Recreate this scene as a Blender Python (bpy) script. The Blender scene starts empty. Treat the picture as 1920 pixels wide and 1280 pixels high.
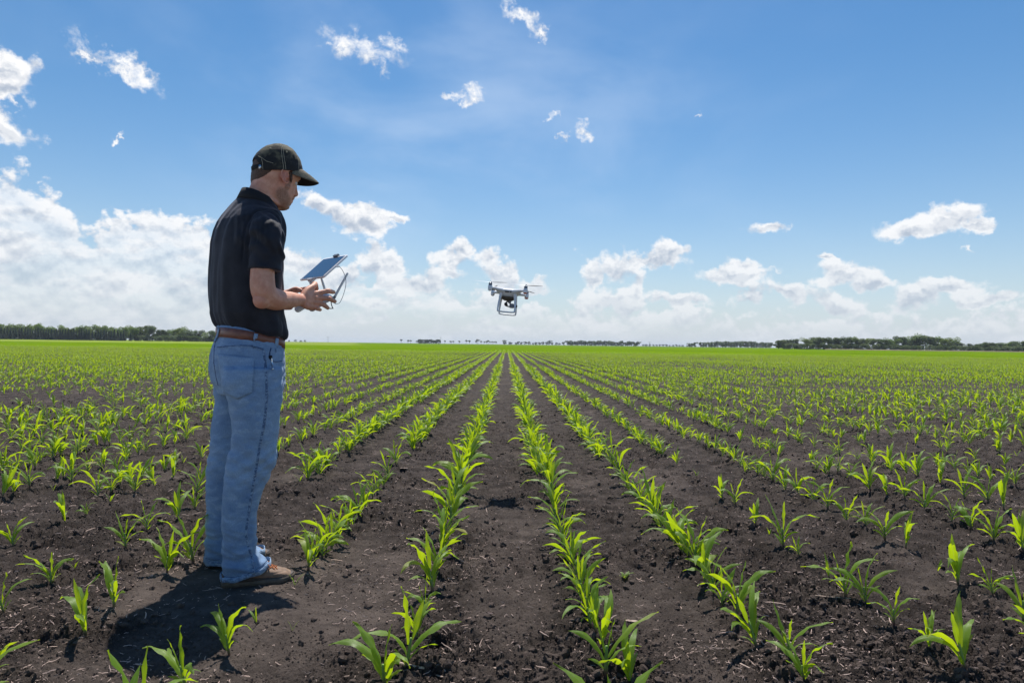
import bpy, bmesh, math, random
import numpy as np
from mathutils import Vector, Matrix, Euler
from mathutils.bvhtree import BVHTree

scene = bpy.context.scene
COL = scene.collection
PI = math.pi
R = math.radians

# ------------------------------------------------------------------ camera
cam_data = bpy.data.cameras.new('camera')
cam_data.sensor_width = 36.0
cam_data.lens = 24.0
cam_data.clip_start = 0.05
cam_data.clip_end = 20000
cam = bpy.data.objects.new('camera', cam_data)
COL.objects.link(cam)
CAM_M = (Matrix.Translation((0, 0, 1.0)) @ Matrix.Rotation(-0.0078, 4, 'Z') @
         Matrix.Rotation(R(90) + 0.0042, 4, 'X') @ Matrix.Rotation(0.0125, 4, 'Z'))
cam.matrix_world = CAM_M
scene.camera = cam

# ------------------------------------------------------------------ sun and exposure
SUN_EL, SUN_AZ = R(64.5), R(2)          # azimuth measured from +Y towards +X
sd = bpy.data.lights.new('sun', 'SUN')
sd.energy = 4.8
sd.angle = R(0.53)
sd.color = (1.0, 0.96, 0.89)
sun = bpy.data.objects.new('sun', sd)
COL.objects.link(sun)
sdir = Vector((math.sin(SUN_AZ) * math.cos(SUN_EL), math.cos(SUN_AZ) * math.cos(SUN_EL), math.sin(SUN_EL)))
sun.rotation_euler = sdir.to_track_quat('Z', 'Y').to_euler()
sun.location = (0, 0, 30)
scene.view_settings.view_transform = 'Standard'
scene.view_settings.look = 'None'
scene.view_settings.exposure = 0.22
scene.view_settings.gamma = 1.0
scene.view_settings.use_curve_mapping = False
scene.cycles.max_bounces = 8
scene.cycles.transparent_max_bounces = 8
scene.cycles.volume_bounces = 0
scene.cycles.use_denoising = True

# ------------------------------------------------------------------ node helpers
class NT:
    """small expression builder over a node tree"""
    def __init__(s, tree):
        s.t = tree
    def n(s, kind, **kw):
        nd = s.t.nodes.new(kind)
        for k, v in kw.items():
            setattr(nd, k, v)
        return nd
    def link(s, a, b):
        s.t.links.new(a, b)
    def put(s, sock, v):
        if hasattr(v, 'is_linked') or isinstance(v, bpy.types.NodeSocket):
            s.t.links.new(v, sock)
        else:
            sock.default_value = v
    def m(s, op, a, b=None, c=None, clamp=False):
        nd = s.n('ShaderNodeMath', operation=op, use_clamp=clamp)
        s.put(nd.inputs[0], a)
        if b is not None: s.put(nd.inputs[1], b)
        if c is not None: s.put(nd.inputs[2], c)
        return nd.outputs[0]
    def v(s, op, a, b=None, c=None, out=0):
        nd = s.n('ShaderNodeVectorMath', operation=op)
        s.put(nd.inputs[0], a)
        if b is not None: s.put(nd.inputs[1], b)
        if c is not None: s.put(nd.inputs[2], c)
        return nd.outputs[out]
    def scale(s, a, f):
        nd = s.n('ShaderNodeVectorMath', operation='SCALE')
        s.put(nd.inputs[0], a); s.put(nd.inputs['Scale'], f)
        return nd.outputs[0]
    def length(s, a):
        nd = s.n('ShaderNodeVectorMath', operation='LENGTH')
        s.put(nd.inputs[0], a)
        return nd.outputs['Value']
    def ramp(s, v, a, b, c=0.0, d=1.0, kind='SMOOTHSTEP'):
        nd = s.n('ShaderNodeMapRange', interpolation_type=kind)
        for i, x in enumerate((v, a, b, c, d)):
            s.put(nd.inputs[i], x)
        return nd.outputs[0]
    def mix(s, f, a, b):
        nd = s.n('ShaderNodeMix', data_type='RGBA')
        s.put(nd.inputs[0], f); s.put(nd.inputs[6], a); s.put(nd.inputs[7], b)
        return nd.outputs[2]
    def noise(s, vec, scale, detail=2.0, rough=0.5, out=0, dist=0.0):
        nd = s.n('ShaderNodeTexNoise')
        if vec is not None: s.put(nd.inputs['Vector'], vec)
        nd.inputs['Scale'].default_value = scale
        nd.inputs['Detail'].default_value = detail
        nd.inputs['Roughness'].default_value = rough
        nd.inputs['Distortion'].default_value = dist
        return nd.outputs[out]
    def bump(s, h, strength=0.5, dist=0.01):
        nd = s.n('ShaderNodeBump')
        nd.inputs['Strength'].default_value = strength
        nd.inputs['Distance'].default_value = dist
        s.put(nd.inputs['Height'], h)
        return nd.outputs[0]
    def xyz(s, a):
        nd = s.n('ShaderNodeSeparateXYZ'); s.put(nd.inputs[0], a)
        return nd.outputs
    def comb(s, x, y, z):
        nd = s.n('ShaderNodeCombineXYZ')
        s.put(nd.inputs[0], x); s.put(nd.inputs[1], y); s.put(nd.inputs[2], z)
        return nd.outputs[0]

def c4(c):
    return (c[0], c[1], c[2], 1.0)

def srgb(r, g, b):
    f = lambda u: (u / 255 / 12.92) if u / 255 <= 0.04045 else ((u / 255 + 0.055) / 1.055) ** 2.4
    return (f(r), f(g), f(b))

def new_mat(name):
    m = bpy.data.materials.new(name)
    m.use_nodes = True
    nt = NT(m.node_tree)
    b = m.node_tree.nodes['Principled BSDF']
    return m, nt, b

def simple_mat(name, col, rough=0.5, metal=0.0, var=0.12, scale=60.0, bump=0.0, bdist=0.001, spec=0.5, coat=0.0):
    m, nt, b = new_mat(name)
    tc = nt.n('ShaderNodeTexCoord').outputs['Object']
    n1 = nt.noise(tc, scale, 4, 0.6)
    f = nt.ramp(n1, 0.3, 0.7)
    lo = tuple(x * (1 - var) for x in col); hi = tuple(min(1, x * (1 + var)) for x in col)
    nt.put(b.inputs['Base Color'], nt.mix(f, c4(lo), c4(hi)))
    nt.put(b.inputs['Roughness'], nt.ramp(n1, 0.2, 0.8, max(0.02, rough - 0.07), min(1, rough + 0.07)))
    b.inputs['Metallic'].default_value = metal
    b.inputs['Specular IOR Level'].default_value = spec
    b.inputs['Coat Weight'].default_value = coat
    if bump:
        nt.put(b.inputs['Normal'], nt.bump(n1, bump, bdist))
    return m
# ------------------------------------------------------------------ world: Nishita sky with clouds
world = bpy.data.worlds.new('World')
scene.world = world
world.use_nodes = True
wt = NT(world.node_tree)
bg = world.node_tree.nodes['Background']
sky = wt.n('ShaderNodeTexSky', sky_type='NISHITA')
sky.sun_disc = False
sky.sun_elevation = SUN_EL
sky.sun_rotation = SUN_AZ
sky.altitude = 300
sky.air_density = 1.0
sky.dust_density = 0.6
sky.ozone_density = 2.0
D = wt.v('NORMALIZE', wt.n('ShaderNodeTexCoord').outputs['Generated'])
dx, dy, dz = wt.xyz(D)[0:3]
az = wt.m('ARCTAN2', dx, dy)
el = wt.m('ARCSINE', dz)

def px2ae(px, py):
    """direction (azimuth, elevation) that the photograph's camera sees at a pixel"""
    v = Vector(((px - 960) / 1280, (640 - py) / 1280, -1))
    w = (CAM_M.to_3x3() @ v).normalized()
    return math.atan2(w.x, w.y), math.asin(w.z)

# cumulus: (x, y, half width, half height, fray, bias, weight)
CLOUDS = [
    (18, 138, 70, 32, 0.6, -14), (8, 160, 70, 18, 0.5, 0), (8, 238, 50, 30, 0.6, -12), (40, 196, 22, 8, 1.2, 0),
    (205, 124, 82, 15, 0.95, -20), (160, 106, 30, 10, 1.0, -10), (246, 138, 34, 13, 1.0, -5), (213, 241, 7, 6, 1.3, 0),
    (640, 84, 50, 19, 0.95, -12), (708, 104, 46, 26, 0.9, -8), (738, 78, 20, 26, 0.9, 30), (712, 126, 16, 16, 1.2, -50), (604, 84, 24, 8, 1.3, 10),
    (886, 170, 22, 16, 0.95, 10), (856, 190, 34, 9, 1.1, 8), (974, 36, 40, 15, 1.0, -42), (1004, 64, 26, 9, 1.4, -35),
    (1050, 217, 12, 8, 1.35, 0), (1070, 247, 11, 6, 1.4, 0), (1108, 243, 20, 11, 1.15, 28), (1312, 214, 7, 5, 1.35, -60),
    (590, 388, 34, 16, 0.6, -20), (640, 412, 50, 24, 0.55, -15), (695, 420, 44, 22, 0.6, -8), (658, 395, 26, 12, 0.8, 0), (755, 416, 20, 10, 0.8, 0),
    (1448, 428, 38, 10, 0.8, 0), (1720, 424, 60, 17, 0.45, 0), (1780, 410, 66, 25, 0.45, 0), (1838, 418, 36, 11, 0.6, 0), (1832, 448, 16, 5, 1.0, 0),
    (1228, 486, 62, 18, 0.5, 0), (1258, 474, 40, 20, 0.5, 0), (1372, 514, 80, 14, 0.5, 0), (1392, 500, 36, 16, 0.5, 0), (1460, 512, 24, 6, 1.0, 0),
    (1552, 488, 30, 9, 0.8, -15), (1592, 512, 58, 24, 0.5, -8), (1630, 530, 56, 13, 0.6, -6),
    (1118, 522, 26, 34, 0.5, 0), (1162, 512, 34, 36, 0.5, 20), (1155, 560, 60, 34, 0.6, 0), (1196, 540, 18, 40, 0.7, -15),
    (852, 492, 34, 26, 0.5, 15), (874, 470, 20, 16, 0.6, 0), (842, 512, 34, 16, 0.7, 0), (920, 490, 24, 24, 0.5, -20), (944, 522, 50, 24, 0.5, -25), (992, 536, 48, 15, 0.5, -6),
    (1790, 532, 66, 16, 0.5, 0), (1712, 560, 56, 24, 0.55, 8), (1742, 545, 26, 22, 0.6, 0), (1850, 556, 70, 13, 0.5, 0), (1408, 552, 48, 20, 0.6, 0),
    (1472, 548, 36, 16, 0.6, -25), (1560, 566, 48, 22, 0.6, -15), (1270, 558, 56, 13, 0.7, 0), (700, 498, 24, 26, 0.6, 0), (742, 498, 28, 24, 0.6, 0), (790, 530, 56, 20, 0.6, -6),
    (572, 500, 30, 26, 0.6, 0), (640, 520, 50, 24, 0.6, 0),
]
# skyline of the far cumulus bank as elevation over azimuth (from the left edge round to the right)
BANK = [(-400, 330), (-150, 350), (0, 305), (30, 325), (60, 335), (85, 360), (110, 378), (125, 405), (160, 420), (180, 425), (205, 405), (222, 388), (255, 400),
        (285, 385), (305, 382), (340, 395), (380, 410), (420, 425), (470, 450), (520, 480), (545, 485), (575, 478), (600, 488), (640, 505), (700, 500),
        (760, 510), (820, 530), (880, 535), (930, 550), (1000, 566), (1060, 580), (1120, 570), (1180, 572), (1250, 582), (1350, 585), (1450, 580), (1560, 582),
        (1640, 592), (1720, 582), (1800, 588), (1880, 590), (1960, 580), (2300, 560)]

# silhouettes are frayed by warping the direction with turbulence before the cloud masks are read
warpA = wt.v('SUBTRACT', wt.noise(D, 9.0, 6, 0.62, out=1), (0.5, 0.5, 0.5))
warpB = wt.v('SUBTRACT', wt.noise(D, 38.0, 5, 0.62, out=1), (0.5, 0.5, 0.5))
P0 = wt.comb(az, el, 0.0)
P = wt.v('MULTIPLY_ADD', warpA, (0.055, 0.045, 0.0), P0)
P = wt.v('MULTIPLY_ADD', warpB, (0.03, 0.028, 0.0), P)
billow = wt.noise(wt.v('MULTIPLY', D, (1, 1, 1.25)), 24.0, 9, 0.565)
billow_up = wt.noise(wt.v('MULTIPLY', wt.v('ADD', D, (0.0015, 0.0, 0.0075)), (1, 1, 1.25)), 24.0, 6, 0.60)
def cauli(vec, scale):
    nd = wt.n('ShaderNodeTexVoronoi', feature='F1'); wt.put(nd.inputs['Vector'], vec)
    nd.inputs['Scale'].default_value = scale; nd.inputs['Detail'].default_value = 1.5; nd.inputs['Roughness'].default_value = 0.55
    nd.inputs['Lacunarity'].default_value = 2.3; nd.normalize = True
    return nd.outputs['Distance']
DW = wt.v('MULTIPLY_ADD', warpB, (0.02, 0.02, 0.02), D)
vA = cauli(DW, 20.0)
vB = cauli(wt.v('ADD', DW, (0.003, 0.0, 0.011)), 20.0)
# round heads: high where the cell distance is small
billow = wt.m('MULTIPLY_ADD', wt.m('SUBTRACT', 0.34, vA), 0.62, billow)
billow_up = wt.m('MULTIPLY_ADD', wt.m('SUBTRACT', 0.34, vB), 0.62, billow_up)
billow_lo = wt.noise(wt.v('MULTIPLY', D, (1, 1, 1.6)), 9.0, 4, 0.55)
K = 1 / 1280
best = None; best2 = None; thin = None
P2 = wt.v('MULTIPLY_ADD', warpA, (0.05, 0.045, 0.0), P)
P2 = wt.v('MULTIPLY_ADD', warpB, (0.034, 0.030, 0.0), P2)
for (px, py, hw, hh, fray, tilt) in CLOUDS:
    a, e = px2ae(px, py)
    ca = math.cos(a)
    rx, ry = hw * K * ca * ca * 1.15, hh * K * ca * 1.15
    PP = P2 if fray > 0.85 else P
    if abs(tilt) > 5:
        c_, s_ = math.cos(R(tilt)), math.sin(R(tilt))
        rel = wt.v('SUBTRACT', PP, (a, e, 0.0))
        q = wt.comb(wt.v('DOT_PRODUCT', rel, (c_ / rx, s_ / rx, 0.0), out=1), wt.v('DOT_PRODUCT', rel, (-s_ / ry, c_ / ry, 0.0), out=1), 0.0)
    else:
        q = wt.v('MULTIPLY_ADD', PP, (1 / rx, 1 / ry, 0.0), (-a / rx, -e / ry, 0.0))
    val = wt.m('SUBTRACT', 1.0, wt.length(q))
    if fray > 0.85:     # thin torn scraps: soft, unshaded
        thin = val if thin is None else wt.m('MAXIMUM', thin, val)
        continue
    v2 = wt.m('SUBTRACT', 1.0, wt.length(wt.v('ADD', q, (0.0, -0.55, 0.0))))
    best2 = v2 if best2 is None else wt.m('MAXIMUM', best2, v2)
    best = val if best is None else wt.m('MAXIMUM', best, val)
dens = wt.m('MULTIPLY_ADD', wt.m('SUBTRACT', billow, 0.5), 2.6, best)
aBlob = wt.ramp(dens, -0.02, 0.50)
wisp = wt.noise(wt.v('MULTIPLY', D, (1, 1, 1.3)), 30.0, 8, 0.66, dist=0.35)
aThin = wt.m('MULTIPLY', wt.ramp(wt.m('MULTIPLY_ADD', wt.m('SUBTRACT', wisp, 0.5), 3.6, wt.m('MULTIPLY', thin, 1.15)), -0.15, 1.35), wt.ramp(thin, -0.9, 0.1))
# bank
fc = wt.n('ShaderNodeFloatCurve')
cv = fc.mapping.curves[0]
A0, A1, EM = -PI, PI, 0.40
pts = []
for (px, py) in BANK:
    a, e = px2ae(px, py)
    pts.append((a, e))
pts = [(A0, 0.14), (-2.4, 0.2), (-1.6, 0.15), (-1.1, 0.22)] + [p for p in pts if p[0] > -1.0] + [(1.1, 0.12), (1.7, 0.18), (2.4, 0.13), (A1, 0.14)]
pts.sort()
def cx(a): return (a - A0) / (A1 - A0)
cv.points[0].location = (0, pts[0][1] / EM)
cv.points[1].location = (1, pts[-1][1] / EM)
for a, e in pts[1:-1]:
    cv.points.new(cx(a), e / EM)
for p_ in cv.points: p_.handle_type = 'VECTOR'
fc.mapping.update()
Px, Py, Pz = wt.xyz(P)[0:3]
wt.put(fc.inputs['Value'], wt.m('DIVIDE', wt.m('SUBTRACT', Px, A0), A1 - A0))
top = wt.m('MULTIPLY', fc.outputs[0], EM)
depth = wt.m('DIVIDE', wt.m('SUBTRACT', top, Py), 0.05)
densB = wt.m('MULTIPLY_ADD', wt.m('SUBTRACT', billow, 0.5), 2.8, depth)
aBank = wt.ramp(densB, 0.0, 0.36)
# gaps open in the lower bank
holes = wt.noise(wt.v('MULTIPLY', D, (1, 1, 2.6)), 11.0, 5, 0.6)
gap = wt.ramp(wt.m('ADD', holes, wt.m('MULTIPLY', depth, 0.0)), 0.44, 0.62)
rightness = wt.ramp(az, -0.40, -0.15)
gapamt = wt.m('MULTIPLY', wt.ramp(depth, 0.1, 0.9), wt.m('MULTIPLY_ADD', rightness, 0.62, 0.32))
aBank = wt.m('MULTIPLY', aBank, wt.m('SUBTRACT', 1.0, wt.m('MULTIPLY', gapamt, wt.m('SUBTRACT', 1.0, gap))))
alpha = wt.m('MAXIMUM', wt.m('MAXIMUM', aBlob, aBank), aThin)
# relief: lit tops, greyer hollows and bases
relief = wt.m('MULTIPLY', wt.m('SUBTRACT', billow, billow_up), 3.8)
core = wt.ramp(wt.m('MAXIMUM', wt.m('MULTIPLY', densB, 0.5), dens), 0.25, 1.5)
lit = wt.m('ADD', 0.86, relief)
lit = wt.m('SUBTRACT', lit, wt.m('MULTIPLY', core, wt.ramp(billow_lo, 0.66, 0.36, 0.0, 0.55)), clamp=True)
lit = wt.m('SUBTRACT', lit, wt.m('MULTIPLY', wt.ramp(wt.m('SUBTRACT', best, best2), 0.12, 0.50), wt.m('MULTIPLY', wt.ramp(best, 0.05, 0.5), 0.38)), clamp=True)
lit = wt.m('MAXIMUM', lit, wt.m('MULTIPLY', aThin, 0.95))
cloudc = wt.mix(lit, c4((0.40, 0.46, 0.56)), c4((0.89, 0.89, 0.895)))
# thin high veil
veil = wt.ramp(wt.noise(wt.v('MULTIPLY', D, (1.0, 1.0, 2.0)), 2.6, 6, 0.55, dist=0.3), 0.42, 0.72)
va, ve = px2ae(800, 240)
qv = wt.length(wt.v('MULTIPLY_ADD', P0, (1 / 0.42, 1 / 0.20, 0.0), (-va / 0.42, -ve / 0.20, 0.0)))
veil = wt.m('MULTIPLY', veil, wt.m('MULTIPLY_ADD', wt.ramp(qv, 1.3, 0.2), 0.30, 0.05))
# clear sky, a little deeper and bluer than the bare model, whitening to the horizon
SKY_K = 0.099
skyc = wt.v('MULTIPLY', sky.outputs[0], (SKY_K, SKY_K, SKY_K))
g = wt.n('ShaderNodeHueSaturation')
g.inputs['Hue'].default_value = 0.496
g.inputs['Saturation'].default_value = 1.37
wt.put(g.inputs['Color'], skyc)
skyc = g.outputs[0]
haze = wt.m('POWER', 2.718, wt.m('MULTIPLY', wt.m('MAXIMUM', el, 0.0), -7.5))
skyc = wt.mix(wt.m('MULTIPLY', haze, 0.9), skyc, c4((0.50, 0.575, 0.68)))
skyc = wt.mix(veil, skyc, c4((0.66, 0.76, 0.90)))
# far clouds sink into the haze
hz2 = wt.m('POWER', 2.718, wt.m('MULTIPLY', wt.m('MAXIMUM', el, 0.0), -12.0))
cloudc = wt.mix(wt.m('MULTIPLY', hz2, 0.80), cloudc, c4((0.53, 0.58, 0.645)))
alpha = wt.m('MULTIPLY', alpha, wt.m('SUBTRACT', 1.0, wt.m('MULTIPLY', hz2, 0.35)))
fin = wt.mix(alpha, skyc, cloudc)
fin = wt.v('MULTIPLY', fin, (10.0, 10.0, 10.0))
wt.put(bg.inputs['Color'], fin)
bg.inputs['Strength'].default_value = 0.1
world.cycles.sampling_method = 'MANUAL'
world.cycles.sample_map_resolution = 512
# ------------------------------------------------------------------ numpy noise
def _hash(ix, iy, seed):
    with np.errstate(over='ignore'):
        h = ix.astype(np.uint32) * np.uint32(374761393) + iy.astype(np.uint32) * np.uint32(668265263) + np.uint32(seed * 2246822519 & 0xffffffff)
        h = (h ^ (h >> np.uint32(13))) * np.uint32(1274126177)
        h = h ^ (h >> np.uint32(16))
    return h
def perlin(x, y, seed=0):
    x0 = np.floor(x); y0 = np.floor(y)
    fx = x - x0; fy = y - y0
    ix = x0.astype(np.int64); iy = y0.astype(np.int64)
    def g(i, j):
        a = _hash(ix + i, iy + j, seed).astype(np.float64) * (2 * PI / 4294967296.0)
        return np.cos(a) * (fx - i) + np.sin(a) * (fy - j)
    u = fx * fx * fx * (fx * (fx * 6 - 15) + 10); v = fy * fy * fy * (fy * (fy * 6 - 15) + 10)
    a = g(0, 0) * (1 - u) + g(1, 0) * u
    b = g(0, 1) * (1 - u) + g(1, 1) * u
    return (a * (1 - v) + b * v) * 1.41
def sstep(a, b, x):
    t = np.clip((x - a) / (b - a), 0, 1)
    return t * t * (3 - 2 * t)

ROW0, ROWS = -0.01, 0.5588            # first row line offset and the 22 inch row spacing
PERSON_AT = (-1.17, 2.93)
FEET = [(-1.03, 2.83), (-1.22, 3.10)]

def packed(x, y):
    """0..1 where the soil is trodden or crusted flat"""
    n = perlin(x * 1.3, y * 0.9, 5) + 0.5 * perlin(x * 3.1, y * 3.1, 6)
    m = sstep(0.30, 0.75, n) * 0.7
    # alleys beside the man and in front of the camera are walked on
    for (cx_, cy_, rx, ry, s) in ((-0.62, 2.75, 0.30, 0.75, 1.0), (-1.12, 2.75, 0.45, 0.5, 1.0), (-0.95, 2.15, 0.45, 0.35, 0.8), (0.02, 2.85, 0.2, 0.8, 0.55), (0.6, 2.4, 0.22, 0.7, .6), (0.03, 2.05, .2, .35, .5)):
        d = ((x - cx_) / rx) ** 2 + ((y - cy_) / ry) ** 2
        m = np.maximum(m, s * sstep(1.3, 0.3, d + 0.5 * perlin(x * 4, y * 4, 8)))
    return m

def ground_h(x, y):
    x = np.asarray(x, float); y = np.asarray(y, float)
    p = packed(x, y)
    rough = 1 - 0.80 * p
    h = 0.018 * perlin(x * 0.9, y * 0.9, 1)
    rowd = np.abs(((x - ROW0) / ROWS) % 1.0 - 0.5)          # 0 on the row line
    h = h + 0.012 * sstep(0.25, 0.0, rowd)
    patch = sstep(-0.35, 0.45, perlin(x * 2.1, y * 2.1, 2))
    near = 1.0 / (1.0 + (np.maximum(y, 0) / 14.0) ** 2)
    c1 = 0.5 - np.abs(perlin(x * 6.3 + 3 * perlin(x * 2, y * 2, 77), y * 6.3, 11))
    c2 = 0.4 - np.abs(perlin(x * 14.0, y * 14.0, 12))
    c3 = 0.4 - np.abs(perlin(x * 31.0, y * 31.0, 13))
    c4_ = 0.4 - np.abs(perlin(x * 66.0, y * 66.0, 14))
    hole = sstep(0.28, 0.5, perlin(x * 7.0, y * 9.0, 15))
    h = h + rough * ((0.032 * c1 - 0.030 * hole) * (0.35 + 0.65 * patch) - 0.030 * (c2 * -1) * (0.3 + 0.7 * patch))
    h = h + near * (0.15 + 0.85 * rough) * (0.034 * c3 * (0.45 + 0.55 * patch) + 0.020 * c4_)
    h = h + 0.006 * p * perlin(x * 3.5, y * 3.5, 16)
    # level under the boots
    for (fx_, fy_) in FEET:
        d = np.sqrt((x - fx_) ** 2 + (y - fy_) ** 2)
        h = h * sstep(0.12, 0.34, d)
    for (fx_, fy_) in FEET:
        d = np.sqrt((x - fx_) ** 2 + (y - fy_) ** 2)
        h = h + 0.009 * sstep(0.30, 0.12, d) * (1 + 0.5 * perlin(x * 24, y * 24, 17))
    far = sstep(25, 60, np.sqrt(x * x + y * y))
    return h * (1 - far)

def link_mesh(name, verts, faces, mat, parent=None, smooth=False, uvs=None):
    me = bpy.data.meshes.new(name)
    if isinstance(verts, np.ndarray):
        verts = verts.tolist()
    me.from_pydata(verts, [], faces)
    if uvs is not None:
        ul = me.uv_layers.new(name='UVMap')
        idx = np.empty(len(me.loops), dtype=np.int32)
        me.loops.foreach_get('vertex_index', idx)
        ul.data.foreach_set('uv', np.asarray(uvs, dtype=np.float32)[idx].ravel())
    if smooth:
        me.polygons.foreach_set('use_smooth', [True] * len(me.polygons))
    if mat: me.materials.append(mat)
    ob = bpy.data.objects.new(name, me)
    COL.objects.link(ob)
    if parent: ob.parent = parent
    return ob

def tag(o, label=None, cat=None, group=None, kind=None):
    if label: o['label'] = label
    if cat: o['category'] = cat
    if group: o['group'] = group
    if kind: o['kind'] = kind
    return o

# ------------------------------------------------------------------ soil sheet
mat_soil, nt, b = new_mat('soil')
pos = nt.n('ShaderNodeNewGeometry').outputs['Position']
n_big = nt.noise(pos, 1.1, 4, 0.6)
n_mid = nt.noise(pos, 9.0, 6, 0.65)
n_fine = nt.noise(pos, 95.0, 5, 0.7)
n_grit = nt.noise(pos, 420.0, 3, 0.6)
att = nt.n('ShaderNodeAttribute', attribute_name='crust').outputs['Fac']
dark = nt.mix(nt.ramp(n_mid, 0.32, 0.68), c4((0.030, 0.0235, 0.0205)), c4((0.085, 0.067, 0.058)))
pale = nt.mix(nt.ramp(n_mid, 0.30, 0.70), c4((0.087, 0.068, 0.058)), c4((0.155, 0.121, 0.102)))
cc = nt.mix(nt.m('MULTIPLY', att, nt.ramp(n_big, 0.35, 0.6, 0.5, 0.9)), dark, pale)
cc = nt.mix(nt.ramp(n_fine, 0.57, 0.72, 0.0, 0.6), cc, c4((0.115, 0.092, 0.080)))
cc = nt.mix(nt.ramp(n_grit, 0.64, 0.72, 0.0, 0.75), cc, c4((0.26, 0.215, 0.19)))
nt.put(b.inputs['Base Color'], cc)
b.inputs['Roughness'].default_value = 0.92
b.inputs['Specular IOR Level'].default_value = 0.12
vo = nt.n('ShaderNodeTexVoronoi', feature='F1'); nt.put(vo.inputs['Vector'], nt.v('MULTIPLY_ADD', nt.noise(pos, 60.0, 3, 0.6, out=1), (0.012, 0.012, 0.012), pos))
vo.inputs['Scale'].default_value = 85.0; vo.inputs['Detail'].default_value = 2.0; vo.inputs['Roughness'].default_value = 0.7
crumb = nt.ramp(vo.outputs['Distance'], 0.05, 0.75, 1.0, 0.0)
bh = nt.m('ADD', nt.m('MULTIPLY', n_fine, 0.5), nt.m('ADD', nt.m('MULTIPLY', n_grit, 0.25), nt.m('MULTIPLY', crumb, nt.m('MULTIPLY_ADD', att, -0.30, 0.55))))
nt.put(b.inputs['Normal'], nt.bump(bh, 1.0, 0.024))

def soil_sheet():
    ys = [0.55]
    while ys[-1] < 6500:
        y = ys[-1]
        k = 1.55 if y > 1.9 else 3.2
        ys.append(y + max(0.0036, min(k * y * y / 1280, 0.45 * y)))
    ys = np.array([-40, -10, -2] + ys)
    nx = 1180
    t = np.linspace(-1, 1, nx)
    s = (0.92 * t + 0.9 * np.sign(t) * np.maximum(np.abs(t) - 0.9, 0) * 3)
    X = s[None, :] * (np.abs(ys)[:, None] + 0.35)
    Y = np.repeat(ys[:, None], nx, 1)
    H = ground_h(X, Y)
    V = np.stack([X, Y, H], -1).reshape(-1, 3)
    ny = len(ys)
    i = np.arange(ny - 1)[:, None] * nx + np.arange(nx - 1)[None, :]
    F = np.stack([i, i + 1, i + nx + 1, i + nx], -1).reshape(-1, 4)
    me = bpy.data.meshes.new('soil_ground')
    me.vertices.add(len(V)); me.vertices.foreach_set('co', V.ravel())
    me.loops.add(F.size); me.loops.foreach_set('vertex_index', F.ravel().astype(np.int32))
    me.polygons.add(len(F)); me.polygons.foreach_set('loop_start', (np.arange(len(F)) * 4).astype(np.int32))
    me.update(calc_edges=True)
    a = me.attributes.new('crust', 'FLOAT', 'POINT')
    a.data.foreach_set('value', packed(X, Y).ravel().astype(np.float32))
    me.polygons.foreach_set('use_smooth', np.ones(len(F), bool))
    me.materials.append(mat_soil)
    ob = bpy.data.objects.new('soil_ground', me)
    COL.objects.link(ob)
    tag(ob, 'dark bare crop soil between the corn rows', kind='structure')
    return len(F)
N_SOIL = soil_sheet()

def ray_ground(px, py):
    """point of the level ground (x, y) seen at a pixel of the 1920 x 1280 photograph"""
    v = CAM_M.to_3x3() @ Vector(((px - 960) / 1280, (640 - py) / 1280, -1))
    t = -1.0 / v.z
    return v.x * t, v.y * t
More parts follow.
